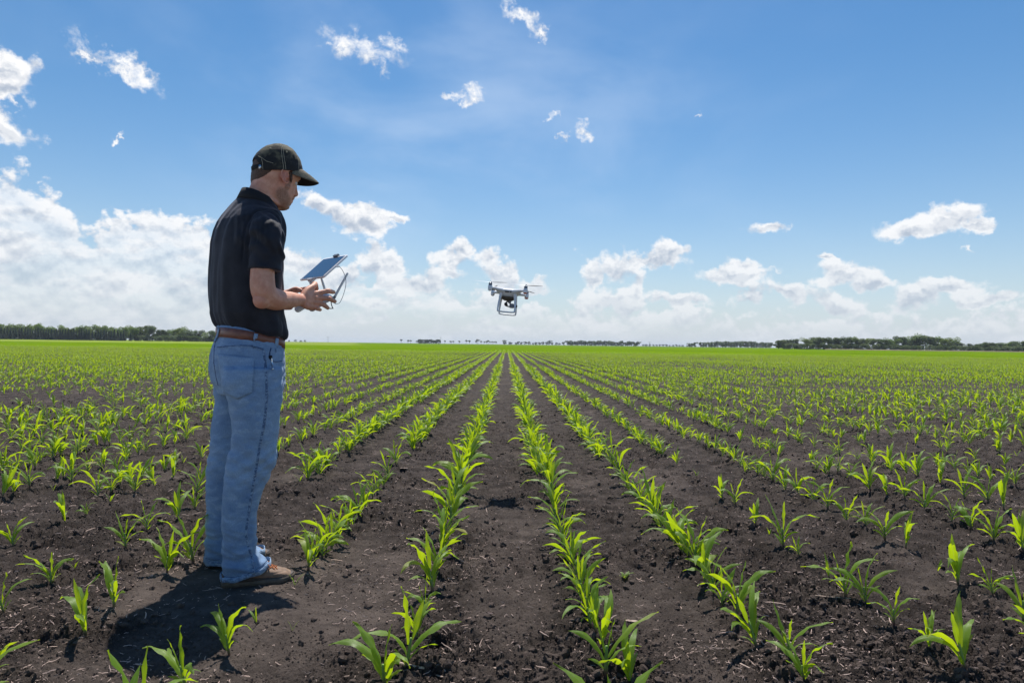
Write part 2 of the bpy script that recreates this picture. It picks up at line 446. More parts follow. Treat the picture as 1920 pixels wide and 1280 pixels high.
# ------------------------------------------------------------------ corn
def leaf_material(name, top, under, trans, gloss=0.40):
    m, nt, b = new_mat(name)
    uv = nt.n('ShaderNodeUVMap').outputs[0]
    u, vv, _ = nt.xyz(uv)[0:3]
    tc = nt.n('ShaderNodeTexCoord').outputs['Object']
    rnd = nt.n('ShaderNodeObjectInfo').outputs['Random']
    geo = nt.n('ShaderNodeNewGeometry')
    n1 = nt.noise(tc, 45.0, 3, 0.6)
    isl = geo.outputs['Random Per Island']
    rib = nt.ramp(nt.m('ABSOLUTE', nt.m('SUBTRACT', u, 0.5)), 0.0, 0.07, 1.0, 0.0)
    wv = nt.n('ShaderNodeTexWave', wave_type='BANDS', bands_direction='X')
    nt.put(wv.inputs['Vector'], nt.comb(nt.m('MULTIPLY', u, 1.0), nt.m('MULTIPLY', vv, 0.0), 0.0))
    wv.inputs['Scale'].default_value = 3.4
    stripes = wv.outputs['Fac']
    vary = nt.m('ADD', nt.m('MULTIPLY', rnd, 0.55), nt.m('MULTIPLY', isl, 0.45))
    c_top = nt.mix(vary, c4(top), c4(tuple(x * k for x, k in zip(top, (1.5, 1.28, 0.9)))))
    c_top = nt.mix(nt.ramp(n1, 0.35, 0.7, 0.0, 0.35), c_top, c4(under))
    c_top = nt.mix(nt.m('MULTIPLY', rib, 0.5), c_top, c4((0.30, 0.40, 0.14)))
    c_top = nt.mix(nt.m('MULTIPLY', stripes, 0.16), c_top, c4((0.05, 0.13, 0.02)))
    tip = nt.m('MULTIPLY', nt.ramp(vv, 0.93, 1.0), 0.5)
    c_top = nt.mix(tip, c_top, c4((0.36, 0.26, 0.08)))
    c_top = nt.mix(nt.m('MULTIPLY', nt.ramp(rnd, 0.93, 0.97), nt.ramp(vv, 0.3, 0.9, 0.1, 0.8)), c_top, c4((0.42, 0.33, 0.10)))
    base = nt.mix(nt.ramp(vv, 0.0, 0.14, 0.55, 0.0), c_top, c4((0.32, 0.42, 0.12)))
    nt.put(b.inputs['Base Color'], base)
    nt.put(b.inputs['Roughness'], nt.ramp(n1, 0.3, 0.7, gloss - 0.06, gloss + 0.10))
    b.inputs['Specular IOR Level'].default_value = 0.5
    bmp = nt.bump(nt.m('ADD', nt.m('MULTIPLY', stripes, 0.5), nt.m('MULTIPLY', n1, 0.5)), 0.35, 0.002)
    nt.put(b.inputs['Normal'], bmp)
    tr = nt.n('ShaderNodeBsdfTranslucent')
    tcol = nt.mix(vary, c4(trans), c4(tuple(min(1, x * k) for x, k in zip(trans, (1.30, 1.1, 0.8)))))
    tcol = nt.mix(nt.m('MULTIPLY', rib, 0.45), tcol, c4((0.45, 0.55, 0.10)))
    tcol = nt.mix(nt.m('MULTIPLY', stripes, 0.22), tcol, c4(tuple(x * 0.6 for x in trans)))
    nt.put(tr.inputs['Color'], tcol)
    mx = nt.n('ShaderNodeMixShader'); mx.inputs[0].default_value = 0.50
    nt.link(b.outputs[0], mx.inputs[1]); nt.link(tr.outputs[0], mx.inputs[2])
    nt.link(mx.outputs[0], m.node_tree.nodes['Material Output'].inputs['Surface'])
    return m
mat_leaf = leaf_material('corn_leaf', (0.155, 0.285, 0.036), (0.20, 0.30, 0.11), (0.46, 0.66, 0.009))
mat_stem, nt, b = new_mat('corn_stem')
tc = nt.n('ShaderNodeTexCoord').outputs['Object']
zz = nt.xyz(tc)[2]
nt.put(b.inputs['Base Color'], nt.mix(nt.ramp(nt.m('ADD', zz, nt.m('MULTIPLY', nt.noise(tc, 60, 3), 0.03)), 0.015, 0.075), c4((0.13, 0.05, 0.045)), c4((0.20, 0.33, 0.07))))
b.inputs['Roughness'].default_value = 0.45

def leaf_geo(rng, z0, azim, L, W, th0, th1, pw=1.4, nseg=11, fold=0.35, twist=0.0, r0=0.004, cross=5, wav=0.12, side=0.0):
    """one strap leaf: spine bending from th0 to th1 off the vertical, V-folded, rippled edge"""
    V = []; U = []; F = []
    p = Vector((math.cos(azim) * r0, math.sin(azim) * r0, z0))
    d_az = azim
    ph = rng.uniform(0, 6.28)
    for i in range(nseg + 1):
        s = i / nseg
        th = th0 + (th1 - th0) * s ** pw
        a = d_az + side * s
        t = Vector((math.sin(th) * math.cos(a), math.sin(th) * math.sin(a), math.cos(th)))
        sidev = Vector((-math.sin(a), math.cos(a), 0))
        nrm = t.cross(sidev); nrm = -nrm if nrm.z < 0 and i == 0 else nrm
        nrm = sidev.cross(t)
        tw = twist * s
        sd_ = sidev * math.cos(tw) + nrm * math.sin(tw)
        nn = nrm * math.cos(tw) - sidev * math.sin(tw)
        if s < 0.45:
            w = W * (0.42 + 0.58 * math.sin(s / 0.45 * PI / 2))
        else:
            w = W * max(0.02, 1 - ((s - 0.45) / 0.55) ** 1.9)
        f = fold * (1.0 if s < 0.15 else max(0.35, 1 - s))
        for j in range(cross):
            u = j / (cross - 1) * 2 - 1
            off = sd_ * (u * w / 2)
            lift = nn * (abs(u) * w / 2 * f * 1.6)
            rip = nn * (wav * W * abs(u) ** 2 * math.sin(ph + s * 17 + (1.7 if u > 0 else 0)) * min(1, s * 3))
            q = p + off + lift + rip
            V.append(q[:]); U.append((j / (cross - 1), s))
        p = p + t * (L / nseg)
    for i in range(nseg):
        for j in range(cross - 1):
            a = i * cross + j
            F.append((a, a + 1, a + cross + 1, a + cross))
    return V, F, U

def stem_geo(H, r, nside=7, nr=5, lean=(0, 0)):
    V = []; F = []; U = []
    for i in range(nr + 1):
        s = i / nr
        rr = r * (1.15 - 0.55 * s) * (1 + 0.10 * (i == 2))
        z = -0.015 + (H + 0.015) * s
        for j in range(nside):
            a = 2 * PI * j / nside
            V.append((rr * math.cos(a) + lean[0] * s * s, rr * 0.8 * math.sin(a) + lean[1] * s * s, z)); U.append((0.3, 0.3))
    for i in range(nr):
        for j in range(nside):
            a = i * nside + j; b_ = i * nside + (j + 1) % nside
            F.append((a, b_, b_ + nside, a + nside))
    F.append(tuple(nr * nside + j for j in range(nside)))
    return V, F, U

def corn_variant(seed, detail=2, size=1.0, small=False):
    """list of (kind, V, F, U); distichous leaves in the local XZ plane, tallest leaf about 0.25 m"""
    rng = random.Random(seed)
    seg, cr = {2: (11, 5), 1: (6, 3), 0: (4, 3)}[detail]
    out = []
    if small:
        n = rng.choice((2, 3, 3)); H = 0.03
        out.append(('stem',) + stem_geo(H, 0.003, 6 if detail == 2 else 3, 3 if detail == 2 else 1))
        for k in range(n):
            az_ = (PI if k % 2 else 0) + rng.uniform(-0.5, 0.5)
            out.append(('leaf',) + leaf_geo(rng, H * 0.7, az_, rng.uniform(0.06, 0.12), rng.uniform(0.008, 0.014), R(rng.uniform(5, 25)), R(rng.uniform(30, 100)), 1.3, seg, 0.5, rng.uniform(-.5, .5), 0.001, cr))
        return out
    H = rng.uniform(0.075, 0.11)
    out.append(('stem',) + stem_geo(H, rng.uniform(0.0055, 0.0075), 7 if detail == 2 else 3, 5 if detail == 2 else 1))
    nl = rng.choice((6, 6, 7, 7))
    s0 = rng.choice((0, 1))
    for k in range(nl):
        f = k / (nl - 1)
        az_ = (PI if (k + s0) % 2 else 0) + rng.uniform(-0.38, 0.38)
        z0 = H * (0.22 + 0.72 * f)
        if k == 0:
            L, W, t0, t1 = rng.uniform(0.05, 0.08), 0.013, 25, rng.uniform(60, 95)
        elif k == 1:
            L, W, t0, t1 = rng.uniform(0.10, 0.15), 0.016, 22, rng.uniform(85, 130)
        elif k < nl - 2:
            L, W, t0, t1 = rng.uniform(0.15, 0.235), rng.uniform(0.024, 0.034), rng.uniform(12, 26), rng.uniform(90, 145)
        elif k == nl - 2:
            L, W, t0, t1 = rng.uniform(0.14, 0.21), rng.uniform(0.025, 0.034), rng.uniform(5, 16), rng.uniform(28, 100)
        else:
            L, W, t0, t1 = rng.uniform(0.10, 0.15), rng.uniform(0.015, 0.022), rng.uniform(0, 8), rng.uniform(8, 30)
        out.append(('leaf',) + leaf_geo(rng, z0, az_, L, W, R(t0), R(t1), rng.uniform(0.85, 1.5), seg, rng.uniform(0.3, 0.6), rng.uniform(-1.3, 1.3), 0.003, cr, rng.uniform(0.06, 0.2), rng.uniform(-0.6, 0.6)))
    return out

def mesh_of(name, V, F, U, mat, smooth=True):
    me = bpy.data.meshes.new(name)
    me.from_pydata(V, [], F)
    ul = me.uv_layers.new(name='UVMap')
    for lp in me.loops:
        ul.data[lp.index].uv = U[lp.vertex_index]
    if smooth: me.polygons.foreach_set('use_smooth', [True] * len(me.polygons))
    me.materials.append(mat)
    return me

VAR_BIG = []
for k in range(40):
    VAR_BIG.append([(kd, mesh_of('corn_' + kd, V, F, U, mat_stem if kd == 'stem' else mat_leaf)) for (kd, V, F, U) in corn_variant(100 + k)])
VAR_SMALL = []
for k in range(6):
    VAR_SMALL.append([(kd, mesh_of('corn_' + kd, V, F, U, mat_stem if kd == 'stem' else mat_leaf)) for (kd, V, F, U) in corn_variant(300 + k, small=True)])

ORD = ['first', 'second', 'third', 'fourth', 'fifth', 'sixth', 'seventh', 'eighth', 'ninth', 'tenth', 'eleventh', 'twelfth', 'thirteenth', 'fourteenth',
       'fifteenth', 'sixteenth', 'seventeenth', 'eighteenth', 'nineteenth', 'twentieth']
def ordinal(n):
    if n <= 20: return ORD[n - 1]
    tens = {2: 'twenty', 3: 'thirty', 4: 'forty', 5: 'fifty', 6: 'sixty'}
    t, u = divmod(n, 10)
    if u == 0: return {2: 'twentieth', 3: 'thirtieth', 4: 'fortieth', 5: 'fiftieth', 6: 'sixtieth'}[t]
    return tens[t] + '-' + ORD[u - 1]

# plants read off the photograph: foot pixel and leaf height in pixels (1920 px wide picture)
HAND = [
 # row just left of the bare centre strip
 (722, 1300, 165), (760, 1261, 160), (780, 1217, 95), (812, 1122, 125), (828, 1049, 115), (845, 992, 110), (858, 955, 100), (868, 925, 100),
 (866, 905, 90), (880, 880, 75), (884, 860, 55), (887, 845, 45),
 # row just right of it
 (1182, 1296, 125), (1135, 1290, 150), (1126, 1235, 125), (1108, 1190, 105), (1096, 1148, 100), (1080, 1098, 95), (1066, 1062, 95), (1054, 1025, 85), (1040, 985, 80),
 (1035, 950, 85), (1030, 915, 80), (1024, 885, 70), (1010, 850, 45),
 # second right
 (1508, 1300, 95), (1482, 1248, 100), (1420, 1229, 110), (1381, 1174, 98), (1353, 1141, 72), (1322, 1100, 90), (1300, 1072, 85), (1281, 1050, 85), (1255, 1020, 75), (1240, 1000, 60),
 (1222, 975, 70), (1207, 955, 55), (1186, 935, 60), (1163, 900, 60), (1150, 880, 60), (1135, 860, 40),
 # third right
 (1810, 1282, 118), (1744, 1237, 75), (1676, 1187, 70), (1625, 1138, 78), (1587, 1127, 95), (1555, 1086, 35), (1498, 1051, 35), (1469, 1034, 78), (1442, 1010, 22), (1417, 993, 50),
 (1379, 953, 45), (1354, 940, 48), (1305, 900, 18), (1270, 876, 30), (1233, 856, 30),
 # fourth right
 (1945, 1222, 90), (1920, 1165, 85), (1862, 1122, 55), (1797, 1100, 92), (1757, 1075, 28), (1698, 1034, 58), (1659, 1020, 72), (1623, 1001, 50), (1587, 984, 52), (1552, 962, 62), (1527, 948, 50), (1497, 932, 50), (1474, 920, 45), (1450, 905, 55), (1420, 895, 42),
 # fifth right
 (1918, 1046, 70), (1863, 1024, 70), (1822, 1003, 62), (1784, 990, 50), (1733, 965, 58), (1697, 945, 45), (1664, 938, 50), (1632, 928, 58), (1597, 905, 38), (1570, 897, 40), (1547, 893, 42), (1520, 873, 35),
 # sixth right
 (1882, 960, 62), (1853, 945, 60), (1809, 938, 55), (1764, 915, 48), (1722, 900, 50), (1702, 893, 48), (1665, 882, 45), (1632, 872, 40), (1575, 855, 36),
 (850, 972, 85), (863, 940, 85), (872, 915, 75), (836, 1022, 100), (820, 1086, 105), (800, 1160, 70),
 (1117, 1212, 100), (1102, 1169, 95), (1088, 1123, 90), (1073, 1080, 85), (1060, 1044, 80), (1047, 1005, 75), (1037, 968, 75), (1032, 932, 70), (1027, 900, 62), (1016, 864, 45),
 (1338, 1122, 70), (1290, 1060, 72), (1268, 1035, 70), (1231, 988, 62), (1196, 945, 52), (1175, 918, 50),
 (590, 1062, 62), (613, 1042, 62), (635, 1017, 55), (655, 995, 50), (686, 958, 48), (720, 918, 42),
 # left rows beside the man
 (430, 1236, 92), (350, 1296, 110), (482, 1184, 37), (548, 1186, 22), (552, 1105, 27), (578, 1073, 88), (604, 1050, 70), (622, 1034, 80), (647, 1000, 62), (662, 985, 28), (675, 972, 68), (699, 944, 48), (708, 930, 40), (730, 905, 50), (742, 878, 48),
 (776, 848, 42),
 (163, 1196, 112), (214, 1150, 95), (313, 1084, 85), (363, 1060, 92), (236, 1030, 62), (276, 1004, 55), (335, 980, 60), (366, 955, 50),
 (595, 885, 48), (610, 880, 40), (627, 868, 18), (562, 917, 20), (655, 855, 35),
 (-12, 1270, 85), (8, 1152, 75), (96, 1096, 72), (140, 1071, 22), (25, 1028, 55), (122, 985, 58), (163, 973, 28), (206, 948, 22), (253, 927, 45), (290, 915, 38), (325, 900, 40), (134, 913, 52), (100, 925, 15), (66, 882, 48), (21, 892, 36), (104, 864, 40), (145, 860, 38), (220, 883, 30), (195, 888, 16),
]

def view_px(x, y, z):
    v = CAM_M.inverted() @ Vector((x, y, z))
    if v.z > -0.1: return None
    return 960 + 1280 * v.x / -v.z, 640 - 1280 * v.y / -v.z

def near_hand_zone(x, y):
    """depth to which hand placed plants replace the sown rows"""
    k = round((x - ROW0) / ROWS - 0.5)
    lim = {-1: 5.1, 0: 4.95, 1: 5.9, 2: 6.0, 3: 5.05, 4: 5.1, 5: 5.2, -2: 6.2, -3: 4.7, -4: 4.25, -5: 4.2, -6: 4.2}
    return lim.get(k, 4.1 if k < 0 else 4.3)

rngc = random.Random(77)
plants = []        # x, y, scale, rot, lean, small, seed
def add_plant(x, y, h, small=None):
    if small is None: small = h < 0.095
    base = 0.115 if small else 0.245
    plants.append([x, y, h / base, None, small])
for (px, py, ph) in HAND:
    x, y = ray_ground(px, py)
    add_plant(x, y, ph * y / 1280 * (0.95 if abs(x + 0.01) < 0.5 else 1.16))
n_hand = len(plants)

def vig(x, y):
    """local crop vigour: rows run thin and stunted in places"""
    v = perlin(np.array([x * 0.16 + 4]), np.array([y * 0.11]), 31)[0] + 0.5 * perlin(np.array([x * 0.5]), np.array([y * 0.4]), 32)[0]
    return v
def sow(ymax, half):
    """every plant of the crop to a distance; rows near the middle stand closest"""
    out = []
    kmax = int(half * ymax / ROWS)
    for k in range(-kmax, kmax + 1):
        X = ROW0 + ROWS * (k + 0.5)
        rr = random.Random(1000 + k)
        y = 0.4 + rr.uniform(0, 0.2)
        while y < ymax:
            dense = 0.095 if k in (-1, 0, 1, 2, -2) else 0.122
            if y > 9: dense = 0.14
            if y > 16: dense = 0.115
            y += dense * rr.uniform(0.55, 1.5)
            if abs(X) > half * y + 0.7: continue
            out.append((X + rr.gauss(0, 0.018), y, rr.random(), rr.random(), k))
    return out
sown = sow(95.0, 0.90)
SX = np.array([s[0] for s in sown]); SY = np.array([s[1] for s in sown])
VG = perlin(SX * 0.16 + 4, SY * 0.11, 31) + 0.5 * perlin(SX * 0.5, SY * 0.4, 32)
for (x, y, r1, r2, k), vg in zip(sown, VG):
    if y < near_hand_zone(x, y):
        pp = view_px(x, y, 0.1)
        if pp and -40 < pp[0] < 1960 and pp[1] < 1330:
            continue
    if (x - PERSON_AT[0]) ** 2 + (y - PERSON_AT[1]) ** 2 < 0.35: continue
    mid = k in (-3, -2, -1, 0, 1)
    drop = 0.05 if mid else 0.11 + max(0, -vg) * 0.5
    if y < 14 and k in (2, 3): drop = 0.25
    if r1 < drop: continue
    if k == -1 and 5.1 < y < 5.6: continue
    h = 0.205 + 0.05 * vg + 0.06 * (r2 - 0.5)
    if mid: h += 0.035
    if not mid: h *= 0.90
    if y > 14: h *= 0.93
    # a stunted band crosses the left part of the field
    band = math.exp(-((y - (10.5 - 0.12 * (x + 8))) / 1.1) ** 2) * (1 if x < -5 else 0)
    if band > 0.3 and r2 < 0.75: continue
    # and a low band the right part
    band2 = math.exp(-((y - 16.0 - 0.15 * (x - 8)) / 1.6) ** 2) * (1 if x > 5 else 0)
    h *= 1 - 0.45 * band2
    small = (r2 < 0.07 and y < 20)
    if small: h = 0.05 + 0.5 * r1 * 0.1 + 0.03
    add_plant(x, y, max(h, 0.05), small)

PX = np.array([p[0] for p in plants]); PY = np.array([p[1] for p in plants])
PH = ground_h(PX, PY)
# rank by how large each shows in the picture
score = []
Minv = CAM_M.inverted()
for i, p in enumerate(plants):
    q = view_px(p[0], p[1], 0.08)
    inside = q is not None and -30 < q[0] < 1950 and q[1] < 1330 and p[1] < 12
    score.append((-(p[2] * (0.115 if p[4] else 0.245)) / p[1] if inside else 1.0, i))
score.sort()
single = [i for s_, i in score[:300] if s_ < 0]
rest = sorted(set(range(len(plants))) - set(single))

def rand_rot(rg, big=True):
    """mostly across the row, blades combed a little to the left"""
    return rg.gauss(0, 0.65) + (PI if rg.random() < 0.5 else 0)

# names for rows: counted from the bare centre strip
def row_phrase(k):
    if k == -1: return 'row just left of the centre strip'
    if k == 0: return 'row just right of the centre strip'
    side = 'left' if k < 0 else 'right'
    n = -k if k < 0 else k + 1
    return '%s row %s of the centre strip' % (ordinal(n), side)
rows = {}
for i in single:
    k = round((plants[i][0] - ROW0) / ROWS - 0.5)
    rows.setdefault(k, []).append(i)
labels = {}
for k, ids in rows.items():
    ids.sort(key=lambda i: plants[i][1])
    for n, i in enumerate(ids):
        h = plants[i][2] * (0.115 if plants[i][4] else 0.245)
        look = 'tiny corn sprout' if plants[i][4] else ('tall leafy corn plant' if h > 0.27 else 'slender young corn plant' if h < 0.19 else 'young corn plant')
        labels[i] = '%s, %s nearest in the %s' % (look, ordinal(n + 1), row_phrase(k))
rg = random.Random(5)
for i in sorted(single, key=lambda i: plants[i][1]):
    x, y, s, _, small = plants[i]
    var = rg.choice(VAR_SMALL) if small else rg.choice(VAR_BIG)
    e = bpy.data.objects.new('corn_plant', None)
    COL.objects.link(e)
    e.empty_display_size = 0.05
    e.location = (x, y, PH[i] - 0.006)
    tilt = Matrix.Rotation(rg.gauss(-0.08, 0.10), 3, 'Y') @ Matrix.Rotation(rg.gauss(0.0, 0.08), 3, 'X')
    e.rotation_euler = (tilt @ Matrix.Rotation(rand_rot(rg), 3, 'Z')).to_euler()
    e.scale = (s, s, s * rg.uniform(0.94, 1.08))
    tag(e, labels[i], 'corn plant', 'young corn plants in rows')
    for kd, me in var:
        c = bpy.data.objects.new(kd, me)
        COL.objects.link(c); c.parent = e

# ---- the crop beyond: one mass, instanced on points
def joined(parts_, name):
    V = []; F = []; U = []; MI = []
    for kd, v, f, u in parts_:
        o = len(V); V += v; U += u
        F += [tuple(a + o for a in q) for q in f]; MI += [1 if kd == 'stem' else 0] * len(f)
    me = bpy.data.meshes.new(name)
    me.from_pydata(V, [], F)
    ul = me.uv_layers.new(name='UVMap')
    for lp in me.loops: ul.data[lp.index].uv = U[lp.vertex_index]
    me.materials.append(mat_leaf); me.materials.append(mat_stem)
    me.polygons.foreach_set('material_index', MI)
    me.polygons.foreach_set('use_smooth', [True] * len(F))
    return bpy.data.objects.new(name, me)      # kept out of the scene: source shapes only

def scatter(name, pts, rots, scales, idx, sources, host_mat=None):
    me = bpy.data.meshes.new(name)
    me.vertices.add(len(pts)); me.vertices.foreach_set('co', np.asarray(pts, np.float32).ravel())
    a = me.attributes.new('rot', 'FLOAT_VECTOR', 'POINT'); a.data.foreach_set('vector', np.asarray(rots, np.float32).ravel())
    a = me.attributes.new('scl', 'FLOAT_VECTOR', 'POINT'); a.data.foreach_set('vector', np.asarray(scales, np.float32).ravel())
    a = me.attributes.new('idx', 'INT', 'POINT'); a.data.foreach_set('value', np.asarray(idx, np.int32))
    ob = bpy.data.objects.new(name, me); COL.objects.link(ob)
    ng = bpy.data.node_groups.new(name, 'GeometryNodeTree')
    ng.interface.new_socket('Geometry', in_out='INPUT', socket_type='NodeSocketGeometry')
    ng.interface.new_socket('Geometry', in_out='OUTPUT', socket_type='NodeSocketGeometry')
    gi = ng.nodes.new('NodeGroupInput'); go = ng.nodes.new('NodeGroupOutput')
    jn = ng.nodes.new('GeometryNodeJoinGeometry')
    for s_ in reversed(sources):               # Join keeps the order of the links, last linked first
        oi = ng.nodes.new('GeometryNodeObjectInfo'); oi.inputs['Object'].default_value = s_
        g2 = ng.nodes.new('GeometryNodeGeometryToInstance')
        ng.links.new(oi.outputs['Geometry'], g2.inputs[0]); ng.links.new(g2.outputs[0], jn.inputs[0])
    iop = ng.nodes.new('GeometryNodeInstanceOnPoints')
    ng.links.new(gi.outputs[0], iop.inputs['Points'])
    ng.links.new(jn.outputs[0], iop.inputs['Instance'])
    iop.inputs['Pick Instance'].default_value = True
    def att_(nm, dt):
        n_ = ng.nodes.new('GeometryNodeInputNamedAttribute'); n_.data_type = dt; n_.inputs['Name'].default_value = nm
        return n_.outputs['Attribute']
    ng.links.new(att_('idx', 'INT'), iop.inputs['Instance Index'])
    er = ng.nodes.new('FunctionNodeEulerToRotation')
    ng.links.new(att_('rot', 'FLOAT_VECTOR'), er.inputs[0])
    ng.links.new(er.outputs[0], iop.inputs['Rotation'])
    ng.links.new(att_('scl', 'FLOAT_VECTOR'), iop.inputs['Scale'])
    ng.links.new(iop.outputs[0], go.inputs[0])
    md = ob.modifiers.new('scatter', 'NODES'); md.node_group = ng
    return ob

src = [joined(corn_variant(500 + k, 1), 'crop_source') for k in range(10)] + [joined(corn_variant(600 + k, 1, small=True), 'crop_source') for k in range(3)] \
    + [joined(corn_variant(700 + k, 0), 'crop_source') for k in range(6)]
rg = random.Random(9)
pp, rr, ss, ii = [], [], [], []
for i in rest:
    x, y, s, _, small = plants[i]
    pp.append((x, y, PH[i] - 0.004))
    rr.append((rg.gauss(0, 0.09), rg.gauss(-0.06, 0.10), rand_rot(rg)))
    ss.append((s, s, s))
    ii.append(10 + rg.randrange(3) if small else (rg.randrange(10) if y < 28 else 13 + rg.randrange(6)))
crop = scatter('corn_crop', pp, rr, ss, ii, src)
tag(crop, 'mass of young corn rows reaching to the horizon', 'corn crop', kind='stuff')
print('corn single', len(single), 'rest', len(rest), 'soil quads', N_SOIL)

# ---- the crop past the point where plants can be told apart: a low leafy canopy sheet
def m_out(m): return m.node_tree.nodes['Material Output'].inputs['Surface']
mat_canopy, nt, b = new_mat('distant_crop')
pos = nt.n('ShaderNodeNewGeometry').outputs['Position']
n1 = nt.noise(nt.v('MULTIPLY', pos, (0.012, 0.03, 0)), 1.0, 5, 0.6)
n2 = nt.noise(nt.v('MULTIPLY', pos, (1.6, 0.5, 1)), 1.0, 4, 0.7)
cc = nt.mix(nt.ramp(n1, 0.3, 0.7), c4((0.105, 0.185, 0.006)), c4((0.165, 0.255, 0.008)))
cc = nt.mix(nt.ramp(n2, 0.35, 0.65, 0.0, 0.45), cc, c4((0.07, 0.125, 0.006)))
px_ = nt.xyz(pos)
leftf = nt.m('MULTIPLY', nt.ramp(px_[1], 168, 172), nt.ramp(nt.m('ADD', px_[0], nt.m('MULTIPLY', px_[1], 0.22)), 6, -6))
cc = nt.mix(nt.m('MULTIPLY', leftf, 0.8), cc, nt.mix(nt.ramp(n2, 0.3, 0.7), c4((0.20, 0.26, 0.045)), c4((0.26, 0.31, 0.06))))
df = nt.n('ShaderNodeBsdfDiffuse'); nt.put(df.inputs['Color'], cc)
nt.link(df.outputs[0], m_out(mat_canopy))
def canopy():
    ys = [80.0]
    while ys[-1] < 3500: ys.append(ys[-1] * 1.03)
    V = []; F = []
    nx = 90
    for j, y in enumerate(ys):
        for i in range(nx + 1):
            x = (i / nx * 2 - 1) * (y * 1.15 + 20)
            z = 0.10 + 0.09 * min(1, (y - 80) / 25) + 0.05 * math.sin(x * 1.3 + y) * math.sin(y * 0.7)
            if j == 0: z = 0.0
            V.append((x, y, z))
    for j in range(len(ys) - 1):
        for i in range(nx):
            a = j * (nx + 1) + i
            F.append((a, a + 1, a + nx + 2, a + nx + 1))
    o = link_mesh('distant_crop', V, F, mat_canopy, smooth=True)
    tag(o, 'solid green distance where the corn rows close up', 'corn crop', kind='stuff')
canopy()
# ------------------------------------------------------------------ straw litter and soil crumbs
mat_straw = simple_mat('dry_straw', (0.50, 0.36, 0.30), 0.8, var=0.5, scale=30)
mat_clod = simple_mat('soil_clod', (0.098, 0.073, 0.061), 0.95, var=0.55, scale=120, bump=0.8, bdist=0.003, spec=0.2)
def straw_src(seed):
    rg = random.Random(seed)
    L = rg.uniform(0.7, 1.3); w = rg.uniform(0.05, 0.11); bend = rg.uniform(-0.35, 0.35)
    V = []; F = []
    n = 4
    for i in range(n + 1):
        s = i / n
        x = (s - 0.5) * L; yb = bend * (s * (1 - s)) * L; ww = w * (0.6 + 0.4 * math.sin(s * PI))
        up = 0.05 + 0.10 * rg.random()
        V += [(x, yb - ww / 2, up), (x, yb, up + ww * 0.5), (x, yb + ww / 2, up)]
    for i in range(n):
        a = i * 3
        F += [(a, a + 1, a + 4, a + 3), (a + 1, a + 2, a + 5, a + 4)]
    me = bpy.data.meshes.new('straw_source'); me.from_pydata(V, [], F); me.materials.append(mat_straw)
    return bpy.data.objects.new('straw_source', me)
def clod_src(seed):
    rg = random.Random(seed)
    bm = bmesh.new(); bmesh.ops.create_icosphere(bm, subdivisions=2, radius=1)
    for v in bm.verts:
        n_ = v.co.normalized()
        k = 1 + 0.38 * perlin(np.array([n_.x * 1.4 + seed + n_.z]), np.array([n_.y * 1.4 + n_.z * 1.3]), seed)[0] + rg.uniform(-0.12, 0.12)
        v.co = n_ * k; v.co.z *= 0.72
    me = bpy.data.meshes.new('clod_source'); bm.to_mesh(me); bm.free(); me.materials.append(mat_clod)
    return bpy.data.objects.new('clod_source', me)
rn = np.random.RandomState(3)
def spread(n, y0, y1, half=0.95):
    """density falls off with distance"""
    u = rn.rand(n)
    y = 1 / (1 / y0 + u * (1 / y1 - 1 / y0))
    x = (rn.rand(n) * 2 - 1) * (half * y + 0.4)
    return x, y
# straw: thick in drifts, thin elsewhere
x, y = spread(90000, 1.5, 26.0)
dn = perlin(x * 1.1, y * 1.1, 41) + 0.6 * perlin(x * 3.3, y * 3.3, 42)
rowd = np.abs(((x - ROW0) / ROWS) % 1.0 - 0.5)
keep = rn.rand(len(x)) < np.clip(0.22 + 0.85 * dn, 0.10, 0.85) * (1 - 0.6 * packed(x, y)) * 1.0
x, y = x[keep], y[keep]
z = ground_h(x, y)
n = len(x)
ln = 0.003 + 0.010 * rn.rand(n) ** 1.8 + (rn.rand(n) < 0.07) * 0.024 * rn.rand(n)
ln = ln * (1 + 0.25 * np.minimum(y, 12) / 4)
wd = (0.018 + 0.018 * rn.rand(n)) * np.minimum(1.0, 0.5 + ln * 25)
rot = np.stack([rn.normal(0, 0.22, n), rn.normal(0, 0.22, n), rn.rand(n) * 6.283], 1)
sc = np.stack([ln * 1.5, wd * 1.3, wd * 1.3], 1)
straw = scatter('straw_litter', np.stack([x, y, z + 0.0008], 1), rot, sc, rn.randint(0, 6, n), [straw_src(20 + k) for k in range(6)])
tag(straw, 'pale bits of dry straw strewn over the dark soil', 'straw', kind='stuff')
print('straw', n)
# crumbs and clods
x, y = spread(420000, 1.6, 12.0)
p = packed(x, y)
dn = sstep(-0.35, 0.45, perlin(x * 2.1, y * 2.1, 2))
keep = rn.rand(len(x)) < (0.25 + 0.70 * dn) * (1 - 0.75 * p)
x, y = x[keep], y[keep]
n = len(x)
z = ground_h(x, y)
s_ = 0.0010 + 0.0026 * rn.rand(n) ** 3 + (rn.rand(n) < 0.025) * (0.003 + 0.008 * rn.rand(n))
s_ = s_ * (1 + 0.12 * np.minimum(y, 10))
rot = rn.rand(n, 3) * 6.283
crumbs = scatter('soil_crumbs', np.stack([x, y, z + s_ * 0.02], 1), rot, np.stack([s_, s_, s_], 1), rn.randint(0, 5, n), [clod_src(60 + k) for k in range(5)])
tag(crumbs, 'loose crumbs and clods of dark soil', 'soil crumbs', kind='stuff')
print('crumbs', n)
